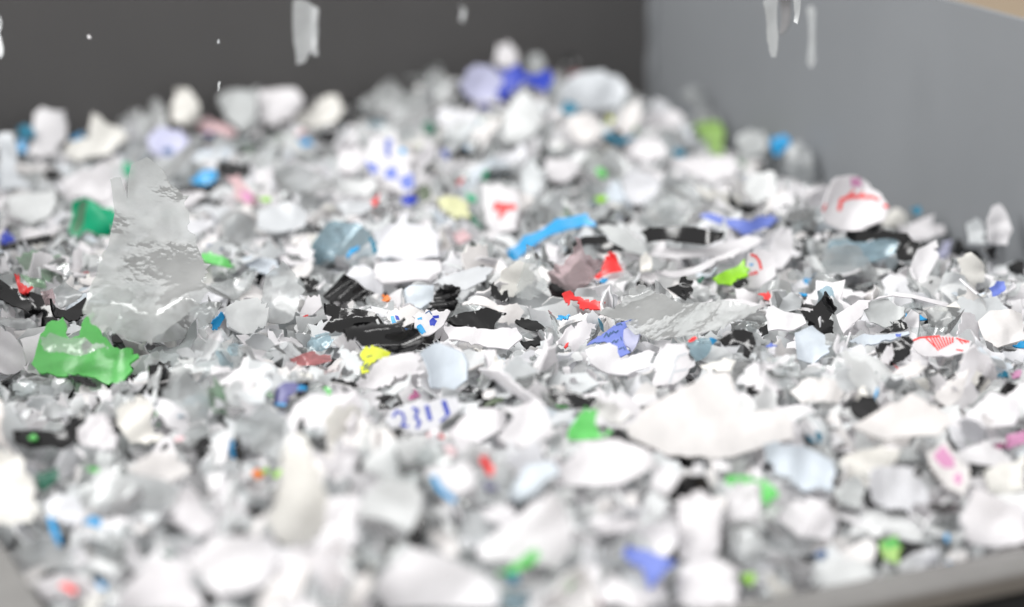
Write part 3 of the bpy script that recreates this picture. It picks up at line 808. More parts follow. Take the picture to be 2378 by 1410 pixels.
F('F', 'black', 42, '680,830 780,760 1130,735 1195,670 1208,690 1165,790 1320,800 1385,890 1290,970 1120,970 1060,920 880,895 700,870', 'long glossy black folded flake at the front of the layered stack', 'the glossy black layered stack', crumple=0.55, ribs=3, axis=0.12, bend=0.5, lift=0.006)
F('F', 'white', 50, '1050,620 1250,560 1370,620 1300,700 1200,740 1090,720', 'cupped white flake with cyan and blue specks', crumple=0.15, bend=-0.9, axis=0.1,
  prints=[('cyan', 'printed_speck', [(0, '1080,645 1110,645 1132,705 1100,710')]), ('royal', 'printed_speck', [(0, '1118,640 1145,650 1158,685 1130,680')])])
F('F', 'white', 54, '1280,690 1300,630 1380,595 1490,620 1550,600 1575,620 1520,720 1400,810 1320,830 1270,790', 'white flake with cyan and royal blue printed blots', 'the flake with blue printed blots', crumple=0.15,
  prints=[('royal', 'printed_blot', [(0, '1400,690 1430,662 1465,690 1440,735 1405,730'), (0, '1425,650 1478,645 1480,668 1440,672')]), ('cyan', 'printed_blot', [(0, '1300,670 1340,660 1340,684 1305,686'), (0, '1298,740 1330,722 1372,790 1340,812 1298,775')]), ('navy', 'printed_blot', [(9, '1370,630 1400,610 1420,640'), (0, '1190,770 1230,775 1210,795')])])
F('F', 'black', 52, '1400,540 1440,480 1520,390 1590,400 1660,430 1640,580 1540,620 1370,612 1420,570', 'black ridged lump behind the printed blots', 'the black ridged lump', ribs=4, axis=0.1, crumple=0.5, jag=1.3)
F('F', 'black', 46, '1540,700 1600,650 1700,620 1860,580 2030,630 1940,690 1930,740 1700,748 1560,742', 'black glossy curved flake with a pointed right tip', 'the black glossy pointed flake', bend=1.0, axis=1.57, crumple=1.3, jag=0.6, lift=0.006)
F('F', 'frosted', 50, '1590,660 1630,550 1760,560 1880,590 1740,640', 'smoky clear scrap lying on the black glossy pointed flake', lift=0.005)
F('F', 'black', 52, '1900,480 1930,370 1960,440 1990,480 2040,440 2050,520 2000,540', 'thin black claw shaped shred right of the ridged lump', jag=1.4)
F('F', 'orange', 55, '1015,490 1050,472 1085,505 1050,532 1020,525', 'tiny orange chip right of the black ribbed flake', 'the tiny orange chip', lift=0.005)
F('F', 'yellow', 50, '830,970 880,895 970,905 1085,945 1060,990 970,1005 905,1060 905,1112 850,1125 840,1080 870,1020', 'bright yellow flake under the glossy black stack', 'the bright yellow flake', crumple=0.25,
  prints=[('olive', 'printed_lettering', [(10, '865,1062 900,1040'), (10, '870,1080 885,1050 905,1075'), (9, '860,1092 905,1085'), (8, '890,985 930,975'), (8, '875,1052 895,1090')])])
F('F', 'redfilm', 40, '240,1030 440,920 560,960 600,1020 460,1055 330,1045', 'red tinted film scrap left of the yellow flake', 'the red tinted scrap')
F('F', 'bluefilm', 45, '390,920 420,840 460,795 560,780 620,850 560,920 450,935', 'slate blue film scrap left of the glossy black stack')
F('F', 'clear', 36, '20,1020 200,880 400,860 480,900 300,980 200,1060', 'clear crumpled film left of the red tinted scrap')
F('F', 'white', 44, '660,930 690,880 760,960 860,1020 830,1140 720,1080', 'white flake left of the yellow one', jag=1.2)
F('F', 'white', 46, '790,1220 920,1110 1020,1000 1250,960 1340,1000 1290,1110 1380,1120 1150,1160 960,1250 800,1250', 'long folded white flake in front of the yellow one', 'the long folded white flake', ribs=1, axis=0.35)
F('F', 'paleblue', 58, '1310,970 1450,870 1520,890 1680,960 1730,1060 1720,1180 1600,1260 1400,1250 1380,1120', 'pale blue cone shaped flake in the sharp middle', 'the pale blue cone', bend=1.5, axis=0.2, crumple=0.15, jag=0.4)
F('F', 'purple', 45, '100,1330 150,1230 230,1190 380,1210 390,1250 310,1270 240,1310 230,1385 120,1380', 'slate purple flake with cyan edges left of the middle', 'the slate purple flake',
  prints=[('cyan', 'printed_edge', [(0, '310,1268 330,1222 385,1218 390,1252'), (0, '115,1378 150,1350 228,1370 228,1388')])])
F('F', 'magenta', 50, '1222,1330 1275,1240 1325,1300 1300,1325', 'small plum triangle in front of the long folded white flake')
F('F', 'black', 30, '960,1300 1080,1295 1120,1310 1040,1350 1040,1400 980,1400 1000,1340', 'small black flake left of the plum triangle')
F('F', 'black', 30, '555,1155 680,1170 800,1200 790,1230 690,1200 560,1170', 'thin black sliver right of the slate purple flake')
F('F', 'white', 40, '1530,760 1700,745 2115,740 2160,830 2050,920 1880,900 1700,870 1560,850', 'big flat white flake below the black pointed one', 'the big flat white flake', jag=0.8)
F('F', 'white', 46, '1660,520 1780,470 1960,560 2115,540 2180,600 2115,690 1960,690 2020,630 1860,570', 'white flake behind the black pointed one')
F('F', 'white', 52, '340,620 400,500 500,470 520,570 440,640', 'white flake with a small red letter left of the black stack', crumple=0.15,
  prints=[('red', 'printed_letter', [(12, '405,640 370,650 372,690 395,700 402,675 385,670')])])
F('J', 'white', 52, '240,330 270,260 420,220 560,190 650,170 670,250 590,330 430,390 290,385', 'white flake with dark blue printed numerals in front of the middle', 'the flake with blue numerals', crumple=0.1, bend=0.3, jag=0.6,
  prints=[('royal', 'printed_numerals', [(16, '285,300 305,268 340,280 352,318 335,350 372,356'), (18, '400,250 428,262 415,305 440,330 425,365'), (26, '480,240 500,315'), (28, '580,210 605,282'), (12, '560,325 600,290')])])
# --- sharp right
F('G', 'frosted', 60, '0,400 80,70 140,90 200,330 270,370 250,430 120,520 0,510', 'clear peaked scrap in front of the long sky blue flake', 'the clear peaked scrap', crumple=0.7)
F('G', 'pinkfilm', 56, '270,320 450,160 520,30 560,150 730,200 640,330 530,420 430,470 310,420', 'pinkish clear scrap rising to a point in the middle right', 'the pinkish clear scrap', crumple=0.7)
F('G', 'red', 60, '700,230 760,120 810,140 865,295 740,310 650,370 595,370 650,310 710,290', 'red upright torn flake behind the clear sheet', 'the upright red flake')
F('G', 'red', 46, '365,480 430,450 470,490 590,510 700,550 712,580 690,605 520,595 500,520 430,520 410,580 395,550', 'red twisted flake in front of the pinkish clear scrap', 'the twisted red flake')
F('G', 'cyan', 44, '340,650 430,640 445,660 350,680', 'small sky blue chip under the twisted red flake')
F('G', 'cyan', 46, '655,375 740,340 755,370 670,392', 'small sky blue chip below the upright red flake')
F('G', 'crinkled', 60, '700,650 800,560 940,330 1150,420 1350,540 1600,540 1900,570 2050,590 2000,650 1800,720 1600,790 1300,850 1200,880 1000,820 900,700', 'large clear ribbed sheet in the sharp right middle', 'the large clear ribbed sheet', crumple=0.6, bend=-0.4, axis=1.2, lift=0.007, yaw=-30)
F('G', 'milky', 46, '1120,450 1240,430 1380,560 1600,560 1560,740 1300,820 1180,700', 'milky ribbed scrap under the large clear sheet', ribs=3, axis=1.4)
F('G', 'periwinkle', 50, '570,890 650,830 830,710 930,680 975,690 880,760 868,830 890,900 930,950 850,990 800,900 720,860', 'periwinkle flake with navy printed lettering', 'the lettered periwinkle flake', crumple=0.1, bend=0.3, jag=0.4,
  prints=[('navy', 'printed_lettering', [(10, '620,880 640,868 660,880 690,868'), (12, '715,825 735,790 750,820 770,785'), (10, '765,800 785,790 790,775 810,790 830,770'), (10, '815,730 850,715 860,728'), (10, '780,872 800,850 810,870 830,845'), (9, '850,825 858,850'), (10, '835,925 860,910'), (9, '870,905 885,930'), (8, '920,690 950,684')])])
F('G', 'lavender', 55, '890,900 880,760 990,700 1005,760 1000,850 940,945', 'pale lavender curl on the right of the lettered periwinkle flake', bend=1.2, axis=0.3, jag=0.4)
F('G', 'black', 56, '1225,425 1330,390 1340,340 1380,322 1440,370 1445,440 1420,510 1380,522 1290,470', 'small black curled knot above the large clear sheet', 'the black curled knot', crumple=1.2, bend=1.2, lift=0.009)
F('G', 'black', 46, '1660,860 1770,770 1930,780 1955,880 1900,1000 1850,970 1850,880 1740,890', 'black folded flake below the large clear sheet', 'the black folded flake', crumple=0.7)
F('G', 'black', 44, '1990,740 2050,715 2060,790 2000,820', 'small black chip right of the black folded flake')
F('G', 'lime', 50, '1590,360 1700,280 1870,190 1895,330 1800,350 1760,410 1640,400', 'lime green torn flake in the middle right', 'the lime green flake', ribs=1)
F('G', 'darkgreen', 46, '1470,360 1520,325 1535,345 1500,385', 'dark green chip left of the lime green flake')
F('G', 'white', 58, '1870,420 1885,150 1960,110 2100,130 2115,330 1990,430', 'white flake with a red and blue print right of the lime green one', 'the flake with red and blue print', crumple=0.15, jag=0.6,
  prints=[('red', 'printed_mark', [(22, '1912,150 1955,165 1985,205 2000,265'), (9, '1905,325 1915,295 1930,315 1935,290'), (9, '1940,310 1955,280 1960,310 1975,285')]), ('cyan', 'printed_mark', [(0, '1900,222 1935,225 1930,240 1905,240')])])
F('G', 'black', 40, '1770,380 1880,345 1895,390 1790,415', 'black flake under the lime green one')
F('G', 'bluefilm', 46, '1385,880 1500,830 1640,840 1560,950 1470,985', 'blue tinted scrap with a bright cyan corner', 'the blue tinted scrap with cyan corner', prints=[('cyan', 'printed_corner', [(0, '1575,832 1640,842 1600,888')]), ('red', 'printed_corner', [(0, '1400,850 1460,808 1480,830 1410,870')])])
F('G', 'white', 55, '1090,1220 1180,950 1230,870 1380,870 1440,1030 1400,1120 1280,1210', 'white moulded flake with raised ridges', 'the moulded white flake', crumple=0.1, jag=0.5,
  prints=[('grey', 'groove_shade', [(16, '1290,1040 1320,980 1390,955'), (16, '1280,1110 1390,1085'), (14, '1250,1200 1300,1050')])])  # flat grey strokes paint the shade in the moulded grooves
F('G', 'black', 32, '-10,690 70,668 190,720 240,770 120,772 -10,715', 'black torn shred right of the big flat white flake')
F('G', 'black', 30, '30,860 180,850 195,890 80,915', 'small black flake left of the lettered periwinkle flake')
F('G', 'white', 50, '330,880 400,760 520,700 650,720 560,860 480,940', 'white flake left of the lettered periwinkle one')
F('G', 'white', 44, '560,940 760,880 850,1010 1000,960 1130,960 1080,1080 900,1150 700,1120 600,1060', 'white torn flakes edge in front of the lettered periwinkle one')
F('G', 'red', 44, '385,905 425,870 420,895 395,920', 'tiny red sliver left of the lettered periwinkle flake', lift=0.006)
F('G', 'white', 44, '1580,540 1720,500 1860,520 2000,560 1880,600 1660,590', 'white flake behind the large clear sheet right end')
F('G', 'offwhite', 62, '1010,190 1060,130 1100,170 1100,290 1020,300', 'small ivory stub between the black strips', 'the small ivory stub')
F('H', 'white', 46, '580,640 760,520 1060,450 1500,540 1480,565 1200,505 1040,480 860,520 800,600 780,660 640,790', 'arched white flake in the sharp right', 'the arched white flake', bend=0.6, jag=0.8)
F('H', 'grey', 42, '800,620 870,530 1000,520 1130,600 1140,660 980,750 850,700', 'grey flake inside the arched white one')
F('H', 'cyan', 46, '1120,605 1180,628 1270,640 1325,695 1240,682 1150,655', 'sky blue sliver beside the arched white flake', 'the sky blue sliver in the sharp right')
F('H', 'frosted', 52, '1280,600 1400,560 1560,580 1580,680 1480,740 1340,740', 'clear crumpled scrap right of the sky blue sliver', crumple=1.1)
F('H', 'black', 48, '940,780 1040,730 1040,700 1110,688 1155,760 1060,778', 'black square cornered chip in front of the arched white flake', jag=0.6)
F('H', 'paleblue', 44, '680,860 800,800 1060,790 1170,778 1180,800 1020,860 860,890', 'pale blue flake with a lilac printed patch', 'the pale blue flake with lilac patch', prints=[('periwinkle', 'printed_patch', [(0, '1060,800 1112,795 1105,825 1070,828')])])
F('H', 'black', 46, '900,900 1050,860 1160,820 1205,860 1180,960 1130,1020 1040,1050 920,1040', 'black broken flake left of the red striped one', 'the black broken flake', lift=0.006)
F('H', 'white', 54, '980,920 1030,880 1050,960 1000,1060 930,1060', 'white split flake standing before the black broken one', lift=0.006)
F('H', 'white', 44, '1185,870 1250,830 1420,812 1560,825 1690,865 1640,960 1500,990 1300,985 1230,940', 'white flake with red printed stripes in the sharp right', 'the red striped flake', crumple=0.1, bend=0.4, jag=0.6,
  prints=[('red', 'printed_stripe', [(16, '1200,860 1260,835 1420,818'), (13, '1310,838 1385,905')] + [(13, '%d,%d %d,%d' % (1340 + 27 * i, 824 + i, 1410 + 17 * i, 935 - 9 * i)) for i in range(8)] + [(14, '1560,838 1660,870'), (10, '1580,850 1610,885'), (10, '1610,858 1640,880'), (12, '1560,935 1610,945')])])
F('H', 'cyan', 44, '280,380 310,350 420,318 390,385 300,387', 'sky blue torn chip left of the arched white flake', 'the sky blue torn chip')
F('H', 'cyan', 40, '265,465 330,465 322,492 285,488', 'tiny sky blue chip below the torn sky blue one')
F('H', 'cyan', 40, '2005,912 2060,880 2125,862 2125,910', 'sky blue sliver at the right edge')
F('H', 'cyan', 44, '1640,705 1700,718 1740,752 1650,742', 'sky blue chip left of the big white flake at the right edge')
F('H', 'teal', 46, '1880,1150 1910,1120 1980,1108 1992,1150 1930,1162', 'teal chip near the right edge beside the pink flake', 'the teal chip near the right edge')
F('H', 'pink', 44, '2000,1120 2125,1080 2125,1170 2020,1162', 'pink flake at the right edge beside the teal chip')
F('H', 'red', 50, '1045,1045 1080,1070 1132,1150 1090,1157', 'thin red sliver in front of the black broken flake', 'the thin red sliver')
F('H', 'red', 42, '2000,1290 2090,1255 2060,1290 2010,1303', 'thin red sliver near the right edge in front of the teal chip')
F('H', 'white', 52, '1740,680 1850,590 2125,600 2125,860 1900,910 1790,830', 'big white flake at the right edge of the sharp zone', 'the big white flake at the right edge', jag=0.5)
F('H', 'white', 60, '1480,1350 1560,1150 1620,960 1700,880 1740,950 1720,1100 1600,1280 1540,1330', 'white leaf shaped flake standing at the right', 'the white leaf shaped flake', jag=0.4, lift=0.004)
F('G', 'purple', 42, '1885,1055 1930,1070 1995,1080 1920,1105', 'small purple chip behind the huge white flake')
F('H', 'milky', 50, '460,120 640,80 760,110 860,220 1000,290 900,340 760,300 520,290 460,220', 'milky wrinkled scrap below the blue tinted scrap by the black bar')
F('H', 'white', 54, '1180,280 1240,110 1400,20 1420,160 1320,340 1220,360', 'white folded flake left of the black hooked one')
F('H', 'offwhite', 55, '1560,180 1680,130 1790,240 1800,350 1700,400 1600,320', 'ivory flake under the black hooked one')
F('H', 'clear', 44, '1180,740 1350,740 1560,760 1480,830 1250,830', 'flat clear scrap behind the red striped flake')
F('H', 'white', 44, '0,640 60,560 160,620 300,640 330,720 180,780 20,760', 'white flake right of the black folded one')
F('H', 'paleblue', 46, '240,780 380,720 480,800 520,960 400,1040 260,1000', 'pale bluish blurred flake left of the black broken one')
# --- the blurred front
F('P', 'white', 46, '1450,1000 1500,950 1590,900 1640,865 1690,860 1715,960 1830,958 1842,1015 1700,1060 1550,1062 1470,1030', 'huge smooth white flake in the blurred front right', 'the huge smooth white flake', bend=0.35, axis=0.5, crumple=0.35, jag=1.5)
F('K', 'paleblue', 52, '480,460 720,470 900,560 890,740 720,750 580,640', 'pale blue square flake in front of the huge white one', 'the pale blue square flake', jag=1.5)
F('K', 'green', 52, '255,690 280,645 460,665 500,660 560,720 580,760 520,830 490,820 480,690', 'bent bright green flake in the blurred front right', 'the bent green flake in front')
F('K', 'white', 58, '1100,620 1160,590 1330,590 1440,700 1440,800 1280,840 1130,800', 'white square flake in the blurred front right', 'the white square flake in front', jag=1.5)
F('K', 'white', 50, '1440,520 1560,440 1700,620 1660,760 1560,720', 'white flake with a blurred pink print at the front right', 'the pink printed flake in front', crumple=0.1, prints=[('pink', 'printed_patch', [(0, '1480,530 1540,465 1600,540 1610,600 1545,600'), (0, '1600,650 1640,620 1650,680 1615,700')])])
F('K', 'magenta', 50, '1810,505 1830,470 1930,420 1915,470 1870,495', 'small plum flake at the front right edge', 'the small plum flake')
F('K', 'pink', 50, '1925,400 2025,375 2025,450 1920,482', 'pink flake beside the plum one at the front right edge')
F('K', 'offwhite', 48, '1780,620 1880,560 2014,560 2020,720 1900,760 1800,720', 'ivory blurred flake at the front right edge')
F('K', 'white', 55, '1640,880 1720,720 1830,770 2014,800 2030,1030 1850,1060 1690,1040', 'big white flake above the bin flange at the right', 'the big white flake above the flange', jag=1.5)
F('K', 'white', 50, '1000,370 1200,240 1350,170 1600,330 1500,420 1200,430', 'broad white flake behind the pink printed one')
F('K', 'white', 58, '1480,180 1560,100 1690,20 1650,180 1560,250', 'pointed white flake in front of the red striped one')
F('K', 'white', 50, '640,130 740,60 900,80 970,150 930,210 720,220', 'round white flake right of the huge white flake')
F('K', 'palelime', 50, '1165,1035 1260,990 1305,1060 1270,1160 1190,1130', 'pale green flake just above the bin flange', 'the pale green flake above the flange', prints=[('green', 'printed_patch', [(0, '1170,1035 1255,1000 1290,1055 1200,1075')])])
F('K', 'black', 40, '1300,1040 1420,1035 1415,1080 1320,1092', 'black flake above the bin flange at the right')
F('K', 'black', 45, '900,560 945,640 900,725', 'black sliver right of the pale blue square flake')
F('K', 'grey', 46, '900,740 1040,640 1090,720 1060,820 940,820', 'grey blurred flake between the blue square and the white square')
F('K', 'white', 55, '280,720 380,690 475,690 480,920 290,920', 'white block like flake under the bent green one', jag=1.2)
F('K', 'milky', 55, '280,940 480,930 510,1080 450,1160 320,1150', 'minty translucent flake below the white block in front')
F('K', 'lime', 45, '360,1230 430,1210 440,1250 410,1290', 'small green fleck at the bottom right of the middle', 'the small green fleck at the bottom')
F('K', 'white', 50, '660,790 820,780 920,880 880,1010 700,1000 540,870', 'round white flake below the pale blue square in front')
F('K', 'slate', 35, '500,880 540,900 610,1010 590,1030 520,960', 'dark sliver right of the white block in front')
F('K', 'slate', 30, '590,1130 650,1100 760,1160 790,1240 700,1270 620,1240', 'dark grey flake above the flange at the bottom right')
F('K', 'navy', 40, '780,1105 830,1080 880,1095 830,1125', 'small navy chip above the flange at the bottom right')
F('K', 'white', 55, '0,760 120,720 240,820 230,1080 120,1160 0,1100', 'white blurred flake left of the white block in front')
F('K', 'white', 52, '30,1150 200,1120 340,1200 330,1400 100,1420 0,1380', 'white flake at the bottom left of the green fleck')
F('K', 'white', 52, '780,1200 900,1120 1100,1140 1150,1220 960,1290 820,1290', 'white glinting flake resting on the flange')
F('J', 'green', 58, '1310,400 1390,270 1470,245 1490,400 1560,390 1572,415 1310,428', 'bright green flake under black one in front of the middle', 'the bright green flake in front')
F('J', 'black', 40, '1180,130 1350,160 1480,190 1470,245 1370,245 1230,220', 'dark blurred flake behind the bright green one in front')
F('J', 'white', 50, '470,620 560,580 720,560 760,700 660,780 560,700', 'white flake with a blue printed curve in front', 'the flake with the blue curve', crumple=0.1, prints=[('cyan', 'printed_curve', [(30, '520,650 560,720 640,785')])])
F('J', 'purple', 42, '820,690 890,700 890,720 840,725', 'small purple fleck right of the blue curve')
F('J', 'white', 56, '110,760 200,690 380,680 460,760 420,900 380,990 200,900 80,890', 'white heart shaped flake in the blurred front', 'the white heart shaped flake in front', jag=1.5)
F('J', 'slate', 32, '60,900 200,905 370,1010 330,1040 160,980', 'dark grey flake under the heart shaped one in front')
F('J', 'white', 54, '750,1060 900,960 1100,790 1220,730 1290,800 1330,900 1330,1060 1240,1190 1000,1150 800,1130', 'huge white triangular flake in the blurred front', 'the huge white triangular flake', jag=1.5)
F('J', 'black', 50, '1285,750 1330,755 1352,805 1310,815', 'small black chip at the tip of the huge triangular flake')
F('J', 'green', 54, '890,1205 970,1170 1110,1070 1150,1120 1060,1180 1000,1215', 'bright green flake below the huge triangular one', 'the bright green flake at the bottom', lift=0.006)
F('J', 'teal', 54, '940,1218 1010,1212 1022,1270 970,1275', 'teal chip under the bright green flake at the bottom', lift=0.005)
F('J', 'green', 50, '1240,1270 1330,1215 1355,1240 1310,1312', 'small bright green flake at the bottom right of the triangular one')
F('J', 'periwinkle', 54, '1620,1100 1650,1050 1760,1070 1940,1150 1870,1210 1780,1310 1740,1180 1640,1120', 'blurred periwinkle flake at the bottom', 'the periwinkle flake at the bottom')
F('J', 'bluefilm', 54, '910,1420 1000,1300 1080,1300 1080,1400 1000,1440', 'pale blue film scrap at the bottom edge')
F('J', 'white', 54, '180,1280 400,1070 560,1100 780,1180 900,1300 880,1420 250,1420', 'giant white blurred flake at the bottom edge', 'the giant white flake at the bottom', jag=1.5)
F('J', 'olive', 35, '790,230 900,185 935,190 880,225', 'olive sliver right of the blue numerals')
F('J', 'paleblue', 50, '960,760 1080,560 1220,540 1260,620 1120,740 1000,800', 'pale blue blurred flake behind the huge triangular one')
F('J', 'white', 50, '1260,600 1400,450 1600,440 1800,520 1830,600 1600,700 1300,700', 'broad white flake in front of the bright green one')
F('J', 'white', 52, '620,380 760,240 950,250 920,380 780,450 640,430', 'white flake in front of the blue numerals on the right')
F('J', 'white', 50, '900,440 1000,260 1120,180 1180,260 1220,400 1060,500', 'white slanted flake left of the bright green one in front')
F('J', 'white', 56, '1420,900 1500,880 1680,900 1640,960 1480,980', 'narrow white flake above the periwinkle one')
F('I', 'black', 45, '70,370 180,370 340,390 420,310 510,280 500,340 440,440 360,490 280,470 160,480 80,430', 'long black torn flake at the front left', 'the long black flake at the front left')
F('I', 'green', 46, '165,425 200,393 215,430', 'tiny green fleck on the long black flake', lift=0.006)
F('I', 'green', 42, '510,610 570,595 605,610 570,628', 'flat green chip at the front left', 'the flat green chip')
F('I', 'white', 55, '450,420 520,300 680,280 700,440 600,500 480,470', 'white flake right of the long black one', jag=1.5)
F('I', 'offwhite', 56, '680,330 720,210 880,180 900,260 880,340 980,430 760,450', 'ivory cupped flake in the front left', 'the ivory cupped flake', bend=-1.2, jag=1.5)
F('I', 'slate', 50, '1060,660 1160,600 1195,620 1235,775 1180,775 1110,690', 'dark grey angular flake in the front left', 'the dark grey angular flake', jag=1.5)
F('I', 'slate', 48, '1060,490 1130,480 1190,560 1180,610 1110,590', 'grey corner of a flake behind the dark angular one')
F('I', 'slate', 45, '640,830 760,760 800,710 850,740 740,850 690,875', 'dark slanting sliver in the front left', 'the dark slanting sliver')
F('I', 'white', 56, '740,610 880,520 1010,500 1120,610 1040,660 950,680', 'white cornered flake left of the dark angular one', jag=1.2)
F('I', 'milky', 48, '370,660 600,640 900,640 1060,690 1020,800 900,860 700,840 480,800', 'wide grey translucent sheet in the front left', jag=0.5)
F('I', 'cyan', 58, '265,880 300,880 355,1010 358,1060 320,1035', 'narrow sky blue strip at the front left', 'the narrow sky blue strip')
F('I', 'cyan', 50, '495,910 540,880 595,900 580,950 520,930', 'sky blue chip right of the narrow sky blue strip')
F('I', 'cyan', 50, '570,1240 620,1290 610,1312 575,1285', 'pale blue fleck at the bottom left')
F('I', 'orange', 52, '1470,630 1510,600 1545,640 1500,662', 'orange chip in the front left of the middle', 'the orange chip in front')
F('I', 'lime', 48, '1520,612 1600,572 1595,600 1545,628', 'yellow green sliver touching the orange chip')
F('I', 'black', 52, '1370,430 1400,408 1432,530 1405,600 1375,550', 'upright black sliver beside the cyan one in front', 'the upright black sliver in front')
F('I', 'cyan', 55, '1330,470 1358,420 1385,540 1355,565', 'upright sky blue sliver left of the black one in front')
F('I', 'slate', 40, '1320,230 1440,260 1380,300 1320,292', 'dark flake right of the ivory cupped one')
F('I', 'milky', 58, '1460,340 1560,240 1680,320 1720,440 1640,540 1480,500', 'milky grey flake right of the upright black sliver')
F('I', 'white', 54, '700,1350 900,1140 1000,1130 1150,1320 1200,1420 700,1420', 'big white flake at the bottom edge left of the middle', 'the big white flake at the bottom left', jag=1.5)
F('I', 'white', 54, '1060,1150 1250,1000 1600,960 1660,1080 1560,1280 1400,1330 1200,1280', 'giant white flake in the blurred front left', 'the giant white flake in front', jag=1.5)
F('I', 'offwhite', 70, '1560,900 1640,700 1690,400 1760,390 1830,560 1920,760 1900,950 1780,1060 1640,1040', 'tall ivory flake standing in the blurred front', 'the tall ivory flake in front', foot=0.95, jag=1.5)
F('I', 'offwhite', 60, '-40,490 0,490 120,520 190,660 235,850 200,920 -40,940', 'big ivory flake at the left edge in front', 'the big ivory flake at the left edge', jag=1.5, foot=0.95)
F('I', 'slate', 38, '810,990 900,930 910,960 860,1005', 'small dark chip below the dark slanting sliver')
F('I', 'darkgreen', 38, '210,640 330,600 350,650 280,720 240,740', 'dark green flake right of the big ivory one at the left edge')
F('I', 'darkgreen', 36, '930,1085 1020,1095 1010,1125 960,1115', 'small dark teal chip in the front left')
F('I', 'white', 52, '250,780 420,760 510,850 480,930 300,900', 'white flake above the narrow sky blue strip', jag=1.5)
F('I', 'white', 62, '1010,930 1050,740 1090,690 1180,780 1280,940 1150,1000', 'pointed white flake in front of the dark angular one')
F('I', 'milky', 56, '100,1050 250,1000 420,1080 480,1160 300,1190 140,1130', 'pale translucent flake at the front left corner')
F('I', 'slate', 45, '770,480 870,500 830,560 770,560', 'grey chip below the ivory cupped flake')
# --- flakes still falling onto the heap
F('P', 'milky', 80, '683,0 706,0 724,10 724,120 716,128 709,145 690,150 683,100', 'long pale flake falling in front of the dark wall', 'the long falling flake', yaw=-24, depth=1.10, crumple=0.2, jag=0.5)
F('P', 'milky', 66, '724,12 742,20 738,130 726,128', 'narrow grey flake falling beside the long pale one', yaw=-24, depth=1.11, crumple=0.2, jag=0.3)
F('P', 'milky', 66, '-6,30 2,50 10,125 2,136 -6,120', 'pale sliver falling at the left edge', yaw=-24, depth=1.05, crumple=0.2)
F('P', 'white', 80, '203,82 208,82 211,90 206,90', 'tiny white speck falling before the dark wall', yaw=-24, depth=1.02, jag=0.4)
F('P', 'grey', 80, '506,93 509,91 510,101 505,101', 'tiny grey speck falling before the dark wall', yaw=-24, depth=1.0, jag=0.4)
F('P', 'milky', 66, '506,190 511,191 511,214 508,215', 'thin grey splinter falling above the pointed ivory flake', yaw=-24, depth=1.0, jag=0.3)
F('P', 'milky', 66, '1069,12 1082,20 1077,53 1068,50', 'small grey sliver falling before the dark wall near the middle', yaw=-24, depth=1.18, jag=0.4)
F('N', 'milky', 80, '578,20 600,-20 680,-20 682,260 660,395 625,395 600,200', 'long pale tapering scrap falling before the light wall', 'the long tapering falling scrap', yaw=-24, depth=1.02, crumple=0.25, jag=0.3)
F('N', 'slate', 82, '690,-10 770,-10 765,150 715,240 692,240', 'dark narrow scrap falling beside the tapering one', yaw=-24, depth=1.05, crumple=0.2, jag=0.3)
F('N', 'milky', 66, '785,-10 838,-10 815,170 788,150', 'narrow pale scrap falling right of the dark one', yaw=-24, depth=0.99, crumple=0.2, jag=0.3)
F('N', 'milky', 66, '880,60 920,35 945,80 945,430 910,480 880,440', 'long blurred grey scrap falling before the light wall', yaw=-24, depth=1.12, crumple=0.2, jag=0.3)
# ------------------------------------------------------------------ loose flakes: individuals between the ones above
def variant_outline(r, size, kind):
    '''torn bits: some blunt and cornered, most with notches and points pulled out by the shredder'''
    n = r.randint(5, 7) if r.random() < 0.3 else r.randint(8, 12)
    asp = r.choice((r.uniform(0.22, 0.4), r.uniform(0.4, 0.75), r.uniform(0.5, 0.9)))
    out = []
    for i in range(n):
        t = 2 * math.pi * (i + r.uniform(-0.33, 0.33)) / n
        k = r.uniform(0.62, 1.05)
        if n > 7:
            k = r.choice((r.uniform(0.45, 0.7), r.uniform(0.7, 1.0), r.uniform(0.85, 1.3)))
        out.append((0.5 * size * math.cos(t) * k, 0.5 * size * asp * math.sin(t) * k))
    return out

def variant(kind, i, size, coarse=False):
    seed = hash((kind, i, coarse)) if False else sum(ord(c) for c in kind) * 131 + i * 977 + (5 if coarse else 0)
    r = random.Random(seed)
    step = size / (8 if coarse else 15)
    vo = variant_outline(r, size, kind)
    if r.random() < 0.10:                      # one round of corner cutting: worn, softened corners
        vo = [q for k in range(len(vo)) for q in ((vo[k][0] * 0.78 + vo[k - 1][0] * 0.22, vo[k][1] * 0.78 + vo[k - 1][1] * 0.22),
              (vo[k][0] * 0.78 + vo[(k + 1) % len(vo)][0] * 0.22, vo[k][1] * 0.78 + vo[(k + 1) % len(vo)][1] * 0.22))]
    outl = rough_outline(vo, step * 0.55, 0.024 * size * r.uniform(0.5, 1.6), r)
    pts, tris = fill(outl, step, r)
    sh = Shape(size, kind, seed, ribs=(r.choice((2, 3)) if kind == 'black' and r.random() < 0.35 else 0), bend=r.choice((-1, 1)) * r.uniform(0.3, 1.7), crumple=(r.uniform(0.4, 1.1) if kind not in FILMY else r.uniform(0.6, 1.3)))
    vs, fs = solid(pts, tris, sh, 0.0003 if kind in FILMY else 0.0008)
    return vs, fs

NVAR = {'white': 34, 'clear': 20, 'milky': 20, 'black': 14}
VAR = {}
for kind in ['white', 'clear', 'milky', 'black', 'offwhite', 'grey', 'paleblue', 'cyan', 'teal', 'emerald', 'green', 'lime', 'red', 'periwinkle', 'palepink', 'slate', 'bluefilm', 'greenfilm', 'yellow', 'navy']:
    VAR[kind] = []
    for i in range(NVAR.get(kind, 6)):
        size = 0.03
        vs, fs = variant(kind, i, size)
        VAR[kind].append((make_mesh(NAME[kind], vs, fs, MAT[kind]), vs))

